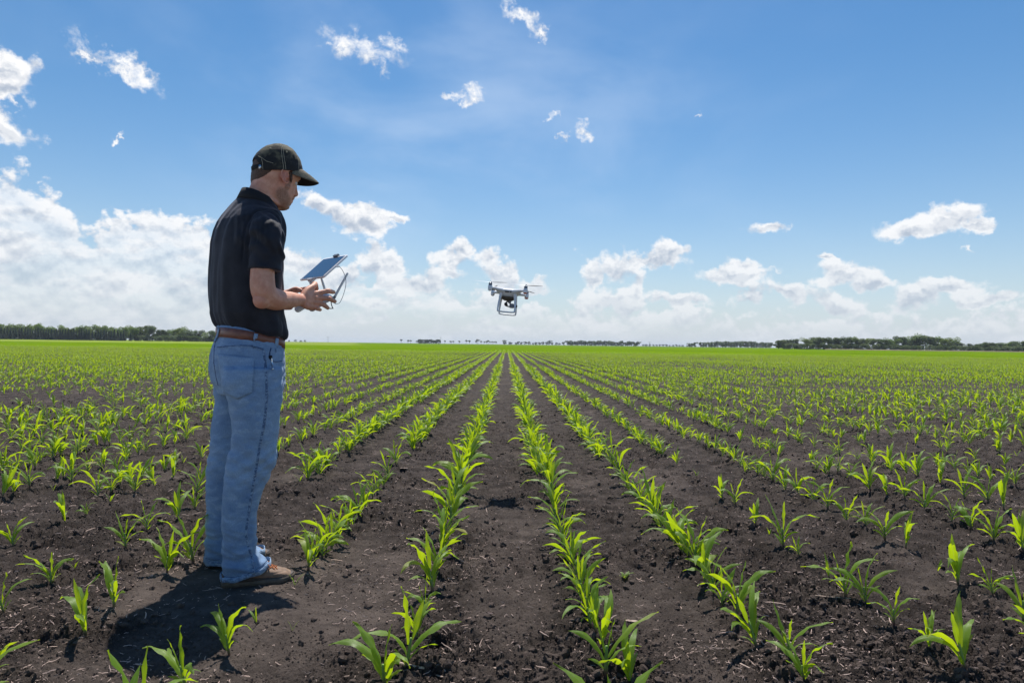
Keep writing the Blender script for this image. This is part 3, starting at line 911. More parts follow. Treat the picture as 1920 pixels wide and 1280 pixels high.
# larger single pieces of last year's stalks
def stalk_piece(px, py, L, w, ang, label, col=None):
    rg = random.Random(int(px))
    x, y = ray_ground(px, py)
    V = []; F = []; ns = 6; nr = 5
    for i in range(nr + 1):
        s = i / nr
        for j in range(ns):
            a = 2 * PI * j / ns
            r = w / 2 * (0.8 + 0.35 * rg.random()) * (0.6 if i in (0, nr) else 1)
            V.append(((s - 0.5) * L + rg.uniform(-.003, .003), r * math.cos(a) + 0.12 * L * (s - 0.5) ** 2, r * 0.55 * math.sin(a)))
    for i in range(nr):
        for j in range(ns):
            a = i * ns + j; b_ = i * ns + (j + 1) % ns
            F.append((a, b_, b_ + ns, a + ns))
    F += [tuple(range(ns))[::-1], tuple(nr * ns + j for j in range(ns))]
    o = link_mesh('stalk_piece', V, F, mat_stalk)
    o.location = (x, y, float(ground_h(np.array([x]), np.array([y]))[0]) + w * 0.3)
    o.rotation_euler = (rg.uniform(-.2, .2), rg.uniform(-.06, .06), ang)
    tag(o, label, 'dry stalk', 'dry stalk pieces on the soil')
mat_stalk = simple_mat('dry_stalk', (0.42, 0.31, 0.25), 0.8, var=0.45, scale=25, bump=0.6, bdist=0.002)
stalk_piece(772, 1262, 0.11, 0.012, R(-22), 'pinkish dry stalk lying behind the foot of the nearest left-row corn plants')
stalk_piece(938, 1256, 0.055, 0.009, R(-5), 'flat pale stalk scrap in the bare centre strip near the bottom edge')
stalk_piece(822, 1270, 0.045, 0.006, R(-30), 'thin slanting straw piece at the bottom between two corn rows')
stalk_piece(1185, 1173, 0.045, 0.014, R(-20), 'short reddish-brown stalk chunk between the first and second right rows')
stalk_piece(1035, 1010, 0.05, 0.014, R(-15), 'brown stalk piece lying in the row right of the centre strip')
stalk_piece(1090, 965, 0.065, 0.009, R(4), 'straight pale stalk between first and second right corn rows')
stalk_piece(1560, 1130, 0.14, 0.006, R(-8), 'long thin bent straw lying beside the third right row')
stalk_piece(1415, 1275, 0.10, 0.007, R(-50), 'long pale straw leaning from the bottom edge by the second right row')
stalk_piece(757, 886, 0.06, 0.012, R(8), 'dry stalk stub in the alley beyond the walked strip')
stalk_piece(1700, 1002, 0.09, 0.008, R(5), 'pale straw piece beside the fourth right row')

# small weed
mat_weed = leaf_material('weed_leaf', (0.13, 0.22, 0.05), (0.2, 0.28, 0.12), (0.35, 0.5, 0.02))
def weed(px, py, s, label):
    rg = random.Random(int(px)); x, y = ray_ground(px, py)
    e = bpy.data.objects.new('weed', None); COL.objects.link(e)
    e.location = (x, y, float(ground_h(np.array([x]), np.array([y]))[0])); e.scale = (s, s, s)
    V, F, U = stem_geo(0.02, 0.0018, 5, 2)
    me = mesh_of('stem', V, F, U, mat_stem); c = bpy.data.objects.new('stem', me); COL.objects.link(c); c.parent = e
    for k in range(7):
        V, F, U = leaf_geo(rg, rg.uniform(.006, .02), k * 2.4, rg.uniform(.022, .05), rg.uniform(.010, .016), R(40), R(95), 1.0, 6, 0.2, 0, .001, 3)
        c = bpy.data.objects.new('leaf', mesh_of('leaf', V, F, U, mat_weed)); COL.objects.link(c); c.parent = e
    tag(e, label, 'weed')
weed(1171, 1090, 1.0, 'small broad-leaved weed in the strip right of the first right row')
# ------------------------------------------------------------------ distant trees
mat_bark = simple_mat('bark', (0.10, 0.075, 0.055), 0.9)
def foliage_mat(name, col, trans=0.25):
    m, nt, b = new_mat(name)
    tc = nt.n('ShaderNodeTexCoord').outputs['Object']
    rnd = nt.n('ShaderNodeObjectInfo').outputs['Random']
    isl = nt.n('ShaderNodeNewGeometry').outputs['Random Per Island']
    n1 = nt.noise(tc, 0.6, 3, 0.6)
    v_ = nt.m('ADD', nt.m('MULTIPLY', isl, 0.5), nt.m('MULTIPLY', n1, 0.5))
    c_ = nt.mix(nt.ramp(v_, 0.25, 0.75), c4(tuple(x * 0.62 for x in col)), c4(tuple(x * 1.4 for x in col)))
    c_ = nt.mix(nt.m('MULTIPLY', rnd, 0.5), c_, c4((col[0] * 1.5, col[1] * 1.15, col[2] * 0.8)))
    nt.put(b.inputs['Base Color'], c_)
    b.inputs['Roughness'].default_value = 0.7
    b.inputs['Specular IOR Level'].default_value = 0.2
    tr = nt.n('ShaderNodeBsdfTranslucent'); nt.put(tr.inputs['Color'], c_)
    mx = nt.n('ShaderNodeMixShader'); mx.inputs[0].default_value = trans
    nt.link(b.outputs[0], mx.inputs[1]); nt.link(tr.outputs[0], mx.inputs[2])
    nt.link(mx.outputs[0], m.node_tree.nodes['Material Output'].inputs['Surface'])
    return m
mat_spruce = foliage_mat('spruce_needles', (0.050, 0.090, 0.062), 0.2)
mat_broad = foliage_mat('broadleaf_foliage', (0.15, 0.225, 0.055), 0.35)
mat_broad_dark = foliage_mat('dark_broadleaf_foliage', (0.085, 0.135, 0.045), 0.3)
mat_far = foliage_mat('far_foliage', (0.06, 0.09, 0.05), 0.2)

def trunk_mesh(h, r, seed, limbs=3, fork=0.45):
    rg = random.Random(seed); V = []; F = []
    def tube(p0, p1, r0, r1):
        o = len(V); ax = (p1 - p0).normalized(); u = ax.orthogonal().normalized(); w = ax.cross(u)
        for (p, r_) in ((p0, r0), (p1, r1)):
            for j in range(6):
                a = j * PI / 3; V.append((p + (u * math.cos(a) + w * math.sin(a)) * r_)[:])
        for j in range(6): F.append((o + j, o + (j + 1) % 6, o + 6 + (j + 1) % 6, o + 6 + j))
    tube(Vector((0, 0, -0.05 * h)), Vector((0.02 * h, 0, fork * h)), r, r * 0.6)
    for k in range(limbs):
        a = k * 6.28 / max(1, limbs) + rg.random()
        tube(Vector((0.02 * h, 0, fork * h * 0.95)), Vector((0.25 * h * math.cos(a), 0.25 * h * math.sin(a), h * rg.uniform(0.68, 0.85))), r * 0.5, r * 0.15)
    me = bpy.data.meshes.new('trunk'); me.from_pydata(V, [], F); me.materials.append(mat_bark)
    return me

def broad_crown(seed, w=0.5, base=0.22, n=900, mat=None, leaf=0.042):
    """unit-height crown of leaf clumps over several lobes"""
    rg = random.Random(seed); V = []; F = []
    lobes = []
    for k in range(rg.randint(7, 11)):
        a = rg.uniform(0, 6.28); rr_ = rg.uniform(0, w * 0.62)
        lobes.append((Vector((rr_ * math.cos(a), rr_ * math.sin(a), rg.uniform(base + 0.12, 0.86))), rg.uniform(0.13, 0.24)))
    lobes.append((Vector((0, 0, 0.80)), 0.18))
    for i in range(n):
        c, r_ = rg.choice(lobes)
        d = Vector((rg.gauss(0, 1), rg.gauss(0, 1), rg.gauss(0, 1))).normalized()
        p = c + d * r_ * (rg.random() ** 0.35) * (1.0 if d.z > -0.3 else 0.8)
        if p.z < base: p.z = base + rg.random() * 0.1
        s = leaf * rg.uniform(0.5, 1.1)
        u = Vector((rg.gauss(0, 1), rg.gauss(0, 1), rg.gauss(0, 0.6))).normalized(); w_ = u.orthogonal().normalized()
        o = len(V)
        V += [(p + u * s)[:], (p + w_ * s * 0.8)[:], (p - u * s * 0.9)[:], (p - w_ * s * 0.7)[:]]
        F.append((o, o + 1, o + 2, o + 3))
    me = bpy.data.meshes.new('crown'); me.from_pydata(V, [], F); me.materials.append(mat)
    return me
def spruce_crown(seed):
    rg = random.Random(seed); V = []; F = []
    for i in range(620):
        z = rg.random() ** 0.85 * 0.94 + 0.05
        rad = (1.02 - z) * 0.235 * (0.75 + 0.35 * math.sin(z * 60 + seed)) * rg.uniform(0.75, 1.12) + 0.012
        a = rg.uniform(0, 6.28)
        d = Vector((math.cos(a), math.sin(a), 0)); t = Vector((-math.sin(a), math.cos(a), 0))
        p = Vector((0, 0, z)); q = p + d * rad - Vector((0, 0, rad * 0.35))
        wd_ = 0.05 * (1.1 - z); o = len(V)
        V += [(p + d * rad * 0.2)[:], (q - t * wd_)[:], (q + d * 0.02 - Vector((0, 0, 0.02)))[:], (q + t * wd_)[:]]
        F.append((o, o + 1, o + 2, o + 3))
    me = bpy.data.meshes.new('crown'); me.from_pydata(V, [], F); me.materials.append(mat_spruce)
    return me
SPR = [(spruce_crown(10 + k), trunk_mesh(0.7, 0.018, k, 0, 1.0)) for k in range(5)]
BRD = [(broad_crown(30 + k, 0.50, 0.06, 1500, mat_broad), trunk_mesh(0.9, 0.03, 20 + k)) for k in range(6)]
BRK = [(broad_crown(50 + k, 0.55, 0.08, 1500, mat_broad_dark), trunk_mesh(0.9, 0.03, 40 + k)) for k in range(6)]
FAR = [(broad_crown(70 + k, 0.6, 0.12, 260, mat_far, 0.10), trunk_mesh(0.9, 0.03, 60 + k)) for k in range(5)]
TALL = [(broad_crown(90 + k, 0.28, 0.50, 160, mat_far, 0.09), trunk_mesh(0.9, 0.03, 80 + k, 3, 0.6)) for k in range(4)]

def tree(name, protos, px, py, hpx, Y, label, group, wide=1.0, rg=random.Random(12)):
    """stands on the level ground at distance Y; px gives its bearing, hpx its height as an angle"""
    v = CAM_M.to_3x3() @ Vector(((px - 960) / 1280, (640 - py) / 1280, -1))
    X = v.x / v.y * Y
    crown, trunk = rg.choice(protos)
    e = bpy.data.objects.new(name, None); COL.objects.link(e)
    e.location = (X, Y, 0.0); e.rotation_euler = (0, 0, rg.uniform(0, 6.28))
    H = hpx / 1280 * Y + 0.6
    s = H / 0.99
    e.scale = (s * wide, s * wide, s)
    for nm, me in (('crown', crown), ('trunk', trunk)):
        c = bpy.data.objects.new(nm, me); COL.objects.link(c); c.parent = e
    tag(e, label, 'tree', group)
    return e
def scrub(name, items, label):
    rg = random.Random(8); V = []; F = []
    for (px, py, hpx, Y) in items:
        v = CAM_M.to_3x3() @ Vector(((px - 960) / 1280, (640 - py) / 1280, -1)); X = v.x / v.y * Y
        H = hpx / 1280 * Y + .4; me = rg.choice(BRK)[0]; a = rg.uniform(0, 6.28); ca, sa_ = math.cos(a), math.sin(a); o = len(V)
        for q in me.vertices:
            x, y, z = q.co; V.append((X + (x * ca - y * sa_) * H * 1.7, Y + (x * sa_ + y * ca) * H * 1.7, (z - .12) * H))
        F += [tuple(i + o for i in p.vertices) for p in list(me.polygons)[::2]]
    ob = link_mesh(name, V, F, mat_broad_dark); tag(ob, label, 'scrub', kind='stuff')
rt = random.Random(4)
# left shelterbelt: dark spruces in front, paler broadleaf behind
x_ = -24.0; n = 0
while x_ < 252:
    n += 1
    hp = rt.uniform(17, 22) * (0.9 if x_ > 225 else 1)
    if x_ >= -3:
        lab = '%s dark spruce from the left picture edge in the windbreak' % ordinal(n - n_off)
    else:
        n_off = n
        lab = '%s dark spruce of the windbreak cut off by the left picture edge' % ordinal(n)
    tree('spruce_tree', SPR, x_, 636, hp, 420 + rt.uniform(-4, 4), lab, 'spruces of the left windbreak', 1.05)
    x_ += rt.uniform(4.2, 6.6) if x_ < 230 else rt.uniform(8, 14)
x_ = -24.0; n = 0; n_off2 = 0
while x_ < 262:
    n += 1
    if x_ < -4: n_off2 = n
    tree('broadleaf_tree', BRD, x_, 636, rt.uniform(22, 28) + 2 * math.sin(x_ / 22), 452 + rt.uniform(-8, 10), ('%s broadleaf crown from the left picture edge behind the spruces' % ordinal(n - n_off2)) if x_ >= -4 else '%s broadleaf tree behind the spruces past the left picture edge' % ordinal(n), 'broadleaf trees behind the spruces', 1.2)
    x_ += rt.uniform(7, 13)
x_ = 255.0; n = 0
while x_ < 412:
    n += 1
    hp = 25 if 262 < x_ < 292 else (20 + 2.5 * math.sin(x_ / 13) + rt.uniform(-2, 2) - max(0, x_ - 340) * 0.03)
    lab = '%s broadleaf tree rightward from the last left spruce, towards the man' % ordinal(n)
    tree('broadleaf_tree', BRD if rt.random() < 0.6 else BRK, x_, 638, hp + 1.5, 440 + rt.uniform(-8, 8), lab, 'broadleaf trees between the spruces and the man', 1.25)
    x_ += rt.uniform(8, 12)
# low scrub at the feet of that belt
scrub('undergrowth', [(250 + k * 5 + rt.uniform(-2, 2), 638, rt.uniform(9, 13), 432 + rt.uniform(-2, 2)) for k in range(34)], 'low dark scrub at the foot of the left broadleaf trees')
# behind the man
for k in range(18):
    tree('broadleaf_tree', FAR, 395 + k * 10.5 + rt.uniform(-3, 3), 641, rt.uniform(3.0, 4.6), 1500 + rt.uniform(-30, 30), '%s tiny far tree on the horizon rightward from the man' % ordinal(k + 1), 'far trees behind the man', 1.8)
# small dark block left of centre
for k in range(11):
    tree('broadleaf_tree', FAR, 786 + k * 3.7, 645, rt.uniform(6.5, 8.5), 900 + rt.uniform(-6, 6), '%s tree from the left in the flat-topped grove left of centre' % ordinal(k + 1), 'grove left of the centre', 1.3)
# scattered far trees in the mirage
gaps = [752, 765, 770, 781, 834, 844, 846, 850, 861, 874, 880, 893, 896, 902, 908, 912, 915, 919, 923, 926, 930, 944]
for i, gx in enumerate(gaps):
    tree('lone_tree', TALL, gx, 646, rt.uniform(5, 9), 1500 + rt.uniform(-60, 60), '%s lone far tree from the left along the centre horizon' % ordinal(i + 1), 'lone far trees on the centre horizon', 1.3)
for i in range(20):
    tree('broadleaf_tree', FAR, 947 + i * 6.4 + rt.uniform(-2, 2), 648, rt.choice((4, 5, 5, 6, 8.5)), 1400 + rt.uniform(-50, 50), '%s hazy far tree rightward from the vanishing point of the rows' % ordinal(i + 1), 'far trees right of the vanishing point', 1.5)
for i in range(34):
    tree('broadleaf_tree', FAR if i % 2 else BRK, 1066 + i * 3.95, 650, rt.uniform(6.5, 10), 900 + rt.uniform(-15, 15), '%s tree from the left in the dark grove right of the centre' % ordinal(i + 1), 'grove right of the centre', 1.25)
for i in range(13):
    tree('broadleaf_tree', FAR, 1206 + i * 6.2, 652, rt.uniform(3, 4.4), 1500, '%s tiny hazy tree from the left between the two right groves' % ordinal(i + 1), 'tiny far trees between the groves', 1.6)
n = 0
for i in range(30):
    xx = 1292 + i * 5.3
    if 1306 < xx < 1312: continue
    n += 1
    tree('broadleaf_tree', BRK, xx, 655, 6.5 + 4.5 * math.sin(min(1, (i + 1) / 14) * PI / 2) * (1 if i < 24 else 0.75) + rt.uniform(-1, 1), 820 + rt.uniform(-15, 15), '%s tree from the left in the low grove before the right-hand wood' % ordinal(n), 'low grove before the right wood', 1.35)
prof = [(1456, 13), (1470, 16), (1490, 17), (1500, 12), (1515, 20), (1530, 22), (1560, 19), (1590, 22), (1620, 20), (1650, 18), (1690, 21), (1700, 26), (1730, 26), (1760, 26), (1780, 23), (1800, 15), (1815, 12), (1835, 13), (1865, 14), (1885, 15), (1905, 18), (1940, 18), (1990, 16), (2060, 17)]
def prf(x):
    for (a, ha), (b_, hb) in zip(prof, prof[1:]):
        if a <= x <= b_: return ha + (hb - ha) * (x - a) / (b_ - a)
    return 14
x_ = 1460.0; n = 0
while x_ < 1950:
    if not (1501 < x_ < 1505 or 1806 < x_ < 1813):
        n += 1
        hp = prf(x_) * rt.uniform(0.9, 1.06) + 1.5
        lab = '%s tree from the left in the wood along the right horizon' % ordinal(n) if x_ < 1925 else '%s tree from the left, at the cut-off right end of the wood' % ordinal(n)
        tree('broadleaf_tree', BRK if rt.random() < 0.65 else BRD, x_, 660, hp, 400 + rt.uniform(-8, 8), lab, 'trees of the right wood', 1.35 if hp > 17 else 1.7)
    x_ += rt.uniform(8.5, 12.5)
scrub('undergrowth', [(1507 + k * 6.2, 660, rt.uniform(9, 13), 390 + rt.uniform(-3, 3)) for k in range(-6, 70)], 'low dark scrub at the foot of the right wood')
# thin poles far away
mat_pole = simple_mat('grey_pole', (0.35, 0.35, 0.36), 0.6)
def pole(px, py, hpx, Y, label):
    v = CAM_M.to_3x3() @ Vector(((px - 960) / 1280, (640 - py) / 1280, -1)); X = v.x / v.y * Y
    H = hpx / 1280 * Y; V = []; F = []
    for z_, r_ in ((-0.5, 0.35), (H, 0.16)):
        for j in range(6): V.append((r_ * math.cos(j * PI / 3), r_ * math.sin(j * PI / 3), z_))
    for j in range(6): F.append((j, (j + 1) % 6, 6 + (j + 1) % 6, 6 + j))
    o = len(V)
    for (zc) in (H * 0.93,):
        V += [(-1.8, -.15, zc), (1.8, -.15, zc), (1.8, .15, zc), (-1.8, .15, zc), (-1.8, -.15, zc + .3), (1.8, -.15, zc + .3), (1.8, .15, zc + .3), (-1.8, .15, zc + .3)]
        F += [(o, o + 1, o + 5, o + 4), (o + 1, o + 2, o + 6, o + 5), (o + 2, o + 3, o + 7, o + 6), (o + 3, o, o + 4, o + 7), (o + 4, o + 5, o + 6, o + 7), (o + 3, o + 2, o + 1, o)]
    ob = link_mesh('utility_pole', V, F, mat_pole); ob.location = (X, Y, 0)
    tag(ob, label, 'pole')
pole(1218, 652, 9, 900, 'thin pole standing between the two right groves')
pole(1877, 660, 17, 430, 'utility pole rising above the wood near the right edge')
pole(826, 645, 13, 1100, 'thin mast just right of the flat-topped grove')
pole(615, 643, 11, 1000, 'thin mast on the horizon under the tablet')
# pale track and stubble strip before the right wood, and the brighter field on the left
mat_track = simple_mat('dry_grass_strip', (0.22, 0.15, 0.10), 0.9, var=0.3, scale=0.2)
o = link_mesh('grass_strip', [(175, 374, 0.32), (420, 374, 0.32), (440, 384, 0.60), (180, 384, 0.60)], [(0, 1, 2, 3)], mat_track)
tag(o, 'tan strip of dry grass before the right wood', kind='structure')
# ------------------------------------------------------------------ solid modelling helpers
def zero(): return Vector((0, 0, 0))
def basis(deg):
    """forward and left unit vectors of something that faces deg (from +X towards +Y)"""
    a = R(deg)
    return Vector((math.cos(a), math.sin(a), 0)), Vector((-math.sin(a), math.cos(a), 0))

class Geo:
    def __init__(s): s.V = []; s.F = []
    def add(s, V, F):
        o = len(s.V); s.V += [tuple(v) for v in V]; s.F += [tuple(i + o for i in f) for f in F]; return s
    def loft(s, rings, cap=True):
        """rings: lists of equally many points, joined one to the next and capped"""
        n = len(rings[0]); V = [p for r_ in rings for p in r_]; F = []
        for i in range(len(rings) - 1):
            for j in range(n):
                a = i * n + j; b_ = i * n + (j + 1) % n
                F.append((a, b_, b_ + n, a + n))
        if cap:
            V.append(sum((Vector(p) for p in rings[0]), zero()) / n); c0 = len(V) - 1
            V.append(sum((Vector(p) for p in rings[-1]), zero()) / n); c1 = len(V) - 1
            for j in range(n):
                F.append((c0, (j + 1) % n, j)); F.append((c1, (len(rings) - 1) * n + j, (len(rings) - 1) * n + (j + 1) % n))
        return s.add(V, F)
    def tube(s, pts, rad, n=12, flat=None):
        """round-ended limb along a polyline; rad per point; flat = (axis, factor) squashes the section"""
        pts = [Vector(p) for p in pts]
        if not hasattr(rad, '__len__'): rad = [rad] * len(pts)
        # smooth resample
        P_, R_ = [], []
        m_ = len(pts)
        for i in range(m_ - 1):
            p0 = pts[max(0, i - 1)]; p1 = pts[i]; p2 = pts[i + 1]; p3 = pts[min(m_ - 1, i + 2)]
            for k in range(6):
                t = k / 6
                q = 0.5 * ((2 * p1) + (p2 - p0) * t + (2 * p0 - 5 * p1 + 4 * p2 - p3) * t * t + (3 * p1 - p0 - 3 * p2 + p3) * t ** 3)
                P_.append(q); R_.append(rad[i] + (rad[i + 1] - rad[i]) * (t * t * (3 - 2 * t)))
        P_.append(pts[-1]); R_.append(rad[-1])
        t0 = (P_[1] - P_[0]).normalized(); t1 = (P_[-1] - P_[-2]).normalized()
        pre = [(P_[0] - t0 * R_[0] * c, R_[0] * k) for c, k in ((0.97, 0.22), (0.8, 0.6), (0.45, 0.89))]
        post = [(P_[-1] + t1 * R_[-1] * c, R_[-1] * k) for c, k in ((0.45, 0.89), (0.8, 0.6), (0.97, 0.22))]
        seq = pre + list(zip(P_, R_)) + post
        rings = []; u = t0.orthogonal().normalized()
        for i, (p, r_) in enumerate(seq):
            a = seq[max(0, i - 1)][0]; b_ = seq[min(len(seq) - 1, i + 1)][0]
            t = (b_ - a).normalized(); u = (u - t * u.dot(t)).normalized(); w = t.cross(u)
            ring = []
            for j in range(n):
                an = 2 * PI * j / n; d = u * math.cos(an) + w * math.sin(an)
                if flat: d = d - flat[0] * d.dot(flat[0]) * (1 - flat[1])
                ring.append(p + d * r_)
            rings.append(ring)
        return s.loft(rings)
    def ball(s, c, r_, sc=(1, 1, 1), rot=None, n=12):
        rings = []
        for i in range(1, n):
            th = PI * i / n; ring = []
            for j in range(n * 2):
                ph = PI * j / n
                v = Vector((math.sin(th) * math.cos(ph) * sc[0], math.sin(th) * math.sin(ph) * sc[1], -math.cos(th) * sc[2])) * r_
                if rot: v = rot @ v
                ring.append(Vector(c) + v)
            rings.append(ring)
        return s.loft(rings)
    def box(s, c, sx, sy, sz, M=None):
        c = Vector(c); V = []
        for z in (-1, 1):
            for (x, y) in ((-1, -1), (1, -1), (1, 1), (-1, 1)):
                v = Vector((x * sx / 2, y * sy / 2, z * sz / 2)); V.append(c + (M @ v if M else v))
        return s.add(V, [(3, 2, 1, 0), (4, 5, 6, 7), (0, 1, 5, 4), (1, 2, 6, 5), (2, 3, 7, 6), (3, 0, 4, 7)])

def evaluated(ob):
    dg = bpy.context.evaluated_depsgraph_get()
    me = bpy.data.meshes.new_from_object(ob.evaluated_get(dg))
    return me
def union(geo, voxel, smooth=4, name='solid', fac=0.5):
    """fuse overlapping closed shells into one continuous skin"""
    me = bpy.data.meshes.new(name); me.from_pydata([tuple(v) for v in geo.V], [], geo.F)
    bm = bmesh.new(); bm.from_mesh(me); bmesh.ops.recalc_face_normals(bm, faces=bm.faces); bm.to_mesh(me); bm.free()
    ob = bpy.data.objects.new(name, me); COL.objects.link(ob)
    md = ob.modifiers.new('r', 'REMESH'); md.mode = 'VOXEL'; md.voxel_size = voxel; md.adaptivity = 0
    if smooth:
        sm_ = ob.modifiers.new('s', 'SMOOTH'); sm_.factor = fac; sm_.iterations = smooth
    bpy.context.view_layer.update()
    out = evaluated(ob)
    bpy.data.objects.remove(ob); bpy.data.meshes.remove(me)
    out.polygons.foreach_set('use_smooth', [True] * len(out.polygons))
    out.name = name
    return out
def co_of(me):
    a = np.empty(len(me.vertices) * 3); me.vertices.foreach_get('co', a); return a.reshape(-1, 3)
def no_of(me):
    a = np.empty(len(me.vertices) * 3); me.vertices.foreach_get('normal', a); return a.reshape(-1, 3)
def set_co(me, c):
    me.vertices.foreach_set('co', c.ravel()); me.update()
def obj(name, me, parent, mat=None, smooth=True):
    if isinstance(me, Geo):
        g_ = me; me = bpy.data.meshes.new(name); me.from_pydata([tuple(v) for v in g_.V], [], g_.F)
        bm = bmesh.new(); bm.from_mesh(me); bmesh.ops.recalc_face_normals(bm, faces=bm.faces); bm.to_mesh(me); bm.free()
    if smooth: me.polygons.foreach_set('use_smooth', [True] * len(me.polygons))
    if mat and not me.materials: me.materials.append(mat)
    o = bpy.data.objects.new(name, me); COL.objects.link(o)
    if parent: o.parent = parent
    return o
def sharpen(o, ang=35):
    o.data.set_sharp_from_angle(angle=R(ang)) if hasattr(o.data, 'set_sharp_from_angle') else None
def bevel(o, w, seg=2):
    m_ = o.modifiers.new('bevel', 'BEVEL'); m_.width = w; m_.segments = seg; m_.limit_method = 'ANGLE'; m_.angle_limit = R(40)

# outline measurements were taken from the photograph; a point of it lies on an upright plane through an anchor
C0 = Vector((0, 0, 1.0)); CR = CAM_M.to_3x3()
def pray(px, py): return CR @ Vector(((px - 960) / 1280, (640 - py) / 1280, -1))
def on_plane(px, py, anchor, vd):
    d = pray(px, py); t = ((anchor[0] - C0.x) * vd.x + (anchor[1] - C0.y) * vd.y) / (d.x * vd.x + d.y * vd.y)
    return C0 + d * t
def section(anchor, back, front, B, face, e=2.2, n=40, skew=0.0, flatb=0.0):
    """a closed cross-section whose outline reaches the two measured points; B = half breadth across the body"""
    vd = Vector((anchor[0], anchor[1], 0)).normalized(); r_ = Vector((vd.y, -vd.x, 0))
    f, l = basis(face)
    pb = on_plane(back[0], back[1], anchor, vd); pf = on_plane(front[0], front[1], anchor, vd)
    c = (pb + pf) / 2; W = (pf - pb).length / 2
    fr, lr = f.dot(r_), l.dot(r_)
    A = math.sqrt(max(W * W - (B * lr) ** 2, (0.35 * W) ** 2)) / max(0.3, fr)
    slope = (pf.z - pb.z) / 2 / A * fr
    ring = []
    for j in range(n):
        t = 2 * PI * j / n; ct, st = math.cos(t), math.sin(t)
        x = A * math.copysign(abs(ct) ** (2 / e), ct); y = B * math.copysign(abs(st) ** (2 / e), st)
        if x < 0: x *= (1 - flatb * (1 - abs(st)))
        p = c + f * x + l * y; p.z = c.z + slope * x
        ring.append(p)
    return ring

# ------------------------------------------------------------------ materials of the man
mat_skin, nt, b = new_mat('skin')
posn = nt.n('ShaderNodeNewGeometry').outputs['Position']
n1 = nt.noise(posn, 30, 4, 0.6); n2 = nt.noise(posn, 260, 3, 0.6); n3 = nt.noise(posn, 900, 2, 0.6)
skc = nt.mix(nt.ramp(n1, 0.3, 0.7), c4((0.58, 0.255, 0.155)), c4((0.74, 0.385, 0.260)))
skc = nt.mix(nt.ramp(n2, 0.5, 0.72, 0, 0.40), skc, c4((0.52, 0.18, 0.12)))
n4 = nt.noise(posn, 14, 3, 0.6)
skc = nt.mix(nt.ramp(n4, 0.45, 0.7, 0, 0.45), skc, c4((0.66, 0.27, 0.18)))
am = nt.n('ShaderNodeAttribute', attribute_name='beard').outputs['Fac']
stub = nt.m('MULTIPLY', am, nt.ramp(nt.m('ADD', nt.m('MULTIPLY', n3, 0.6), nt.m('MULTIPLY', n2, 0.4)), 0.38, 0.6, 0.45, 1.0))
skc = nt.mix(nt.m('MULTIPLY', stub, 0.85), skc, c4((0.15, 0.070, 0.035)))
rd = nt.n('ShaderNodeAttribute', attribute_name='flush').outputs['Fac']
skc = nt.mix(nt.m('MULTIPLY', rd, 0.5), skc, c4((0.56, 0.17, 0.12)))
nt.put(b.inputs['Base Color'], skc)
b.inputs['Roughness'].default_value = 0.55
b.inputs['Subsurface Weight'].default_value = 0.18
b.inputs['Subsurface Radius'].default_value = (0.6, 0.22, 0.12)
b.inputs['Subsurface Scale'].default_value = 0.012
nt.put(b.inputs['Normal'], nt.bump(nt.m('ADD', nt.m('MULTIPLY', n2, 0.6), nt.m('MULTIPLY', n3, 0.3)), 0.35, 0.0016))

mat_shirt, nt, b = new_mat('black_polo_knit')
tc = nt.n('ShaderNodeTexCoord').outputs['Object']
wv = nt.noise(tc, 900, 2, 0.6); bw = nt.noise(tc, 14, 4, 0.6)
nt.put(b.inputs['Base Color'], nt.mix(nt.ramp(bw, 0.3, 0.7), c4((0.008, 0.008, 0.013)), c4((0.018, 0.018, 0.026))))
b.inputs['Roughness'].default_value = 0.72
b.inputs['Specular IOR Level'].default_value = 0.35
b.inputs['Sheen Weight'].default_value = 0.22; b.inputs['Sheen Roughness'].default_value = 0.4
b.inputs['Sheen Tint'].default_value = c4((0.6, 0.62, 0.75))
nt.put(b.inputs['Normal'], nt.bump(nt.m('ADD', nt.m('MULTIPLY', wv, 0.35), bw), 0.25, 0.004))
mat_collar = simple_mat('black_ribbed_collar', (0.007, 0.007, 0.009), 0.85, var=0.3, scale=300, bump=0.4, bdist=0.001)

mat_denim, nt, b = new_mat('faded_denim')
tc = nt.n('ShaderNodeTexCoord').outputs['Object']
fade = nt.n('ShaderNodeAttribute', attribute_name='fade').outputs['Fac']
seam = nt.n('ShaderNodeAttribute', attribute_name='seam').outputs['Fac']
tw = nt.v('MULTIPLY', tc, (1, 1, 0.22))
g1 = nt.noise(tw, 520, 3, 0.7); g2 = nt.noise(nt.v('MULTIPLY', tc, (1, 1, 0.45)), 60, 5, 0.7); g3 = nt.noise(tc, 9, 4, 0.6)
dc = nt.mix(nt.ramp(fade, 0.0, 1.0, kind='LINEAR'), c4((0.120, 0.205, 0.350)), c4((0.40, 0.54, 0.70)))
dc = nt.mix(nt.ramp(g3, 0.3, 0.7, 0, 0.35), dc, c4((0.14, 0.235, 0.40)))
g4 = nt.noise(nt.v('MULTIPLY', tc, (1, 1, 2.6)), 16, 4, 0.6, dist=0.4)
dc = nt.mix(nt.ramp(g4, 0.5, 0.68, 0, 0.40), dc, c4((0.40, 0.53, 0.68)))
dc = nt.mix(nt.ramp(g4, 0.46, 0.34, 0, 0.22), dc, c4((0.07, 0.125, 0.235)))
dc = nt.mix(nt.ramp(g2, 0.5, 0.72, 0, 0.45), dc, c4((0.27, 0.37, 0.48)))
dc = nt.mix(nt.ramp(g1, 0.42, 0.62, 0.0, 0.30), dc, c4((0.06, 0.115, 0.225)))
puck = nt.noise(nt.v('MULTIPLY', tc, (0.5, 0.5, 1.0)), 130, 2, 0.6)
dc = nt.mix(nt.m('MULTIPLY', seam, nt.ramp(puck, 0.46, 0.58, 0, 0.7)), dc, c4((0.035, 0.065, 0.14)))
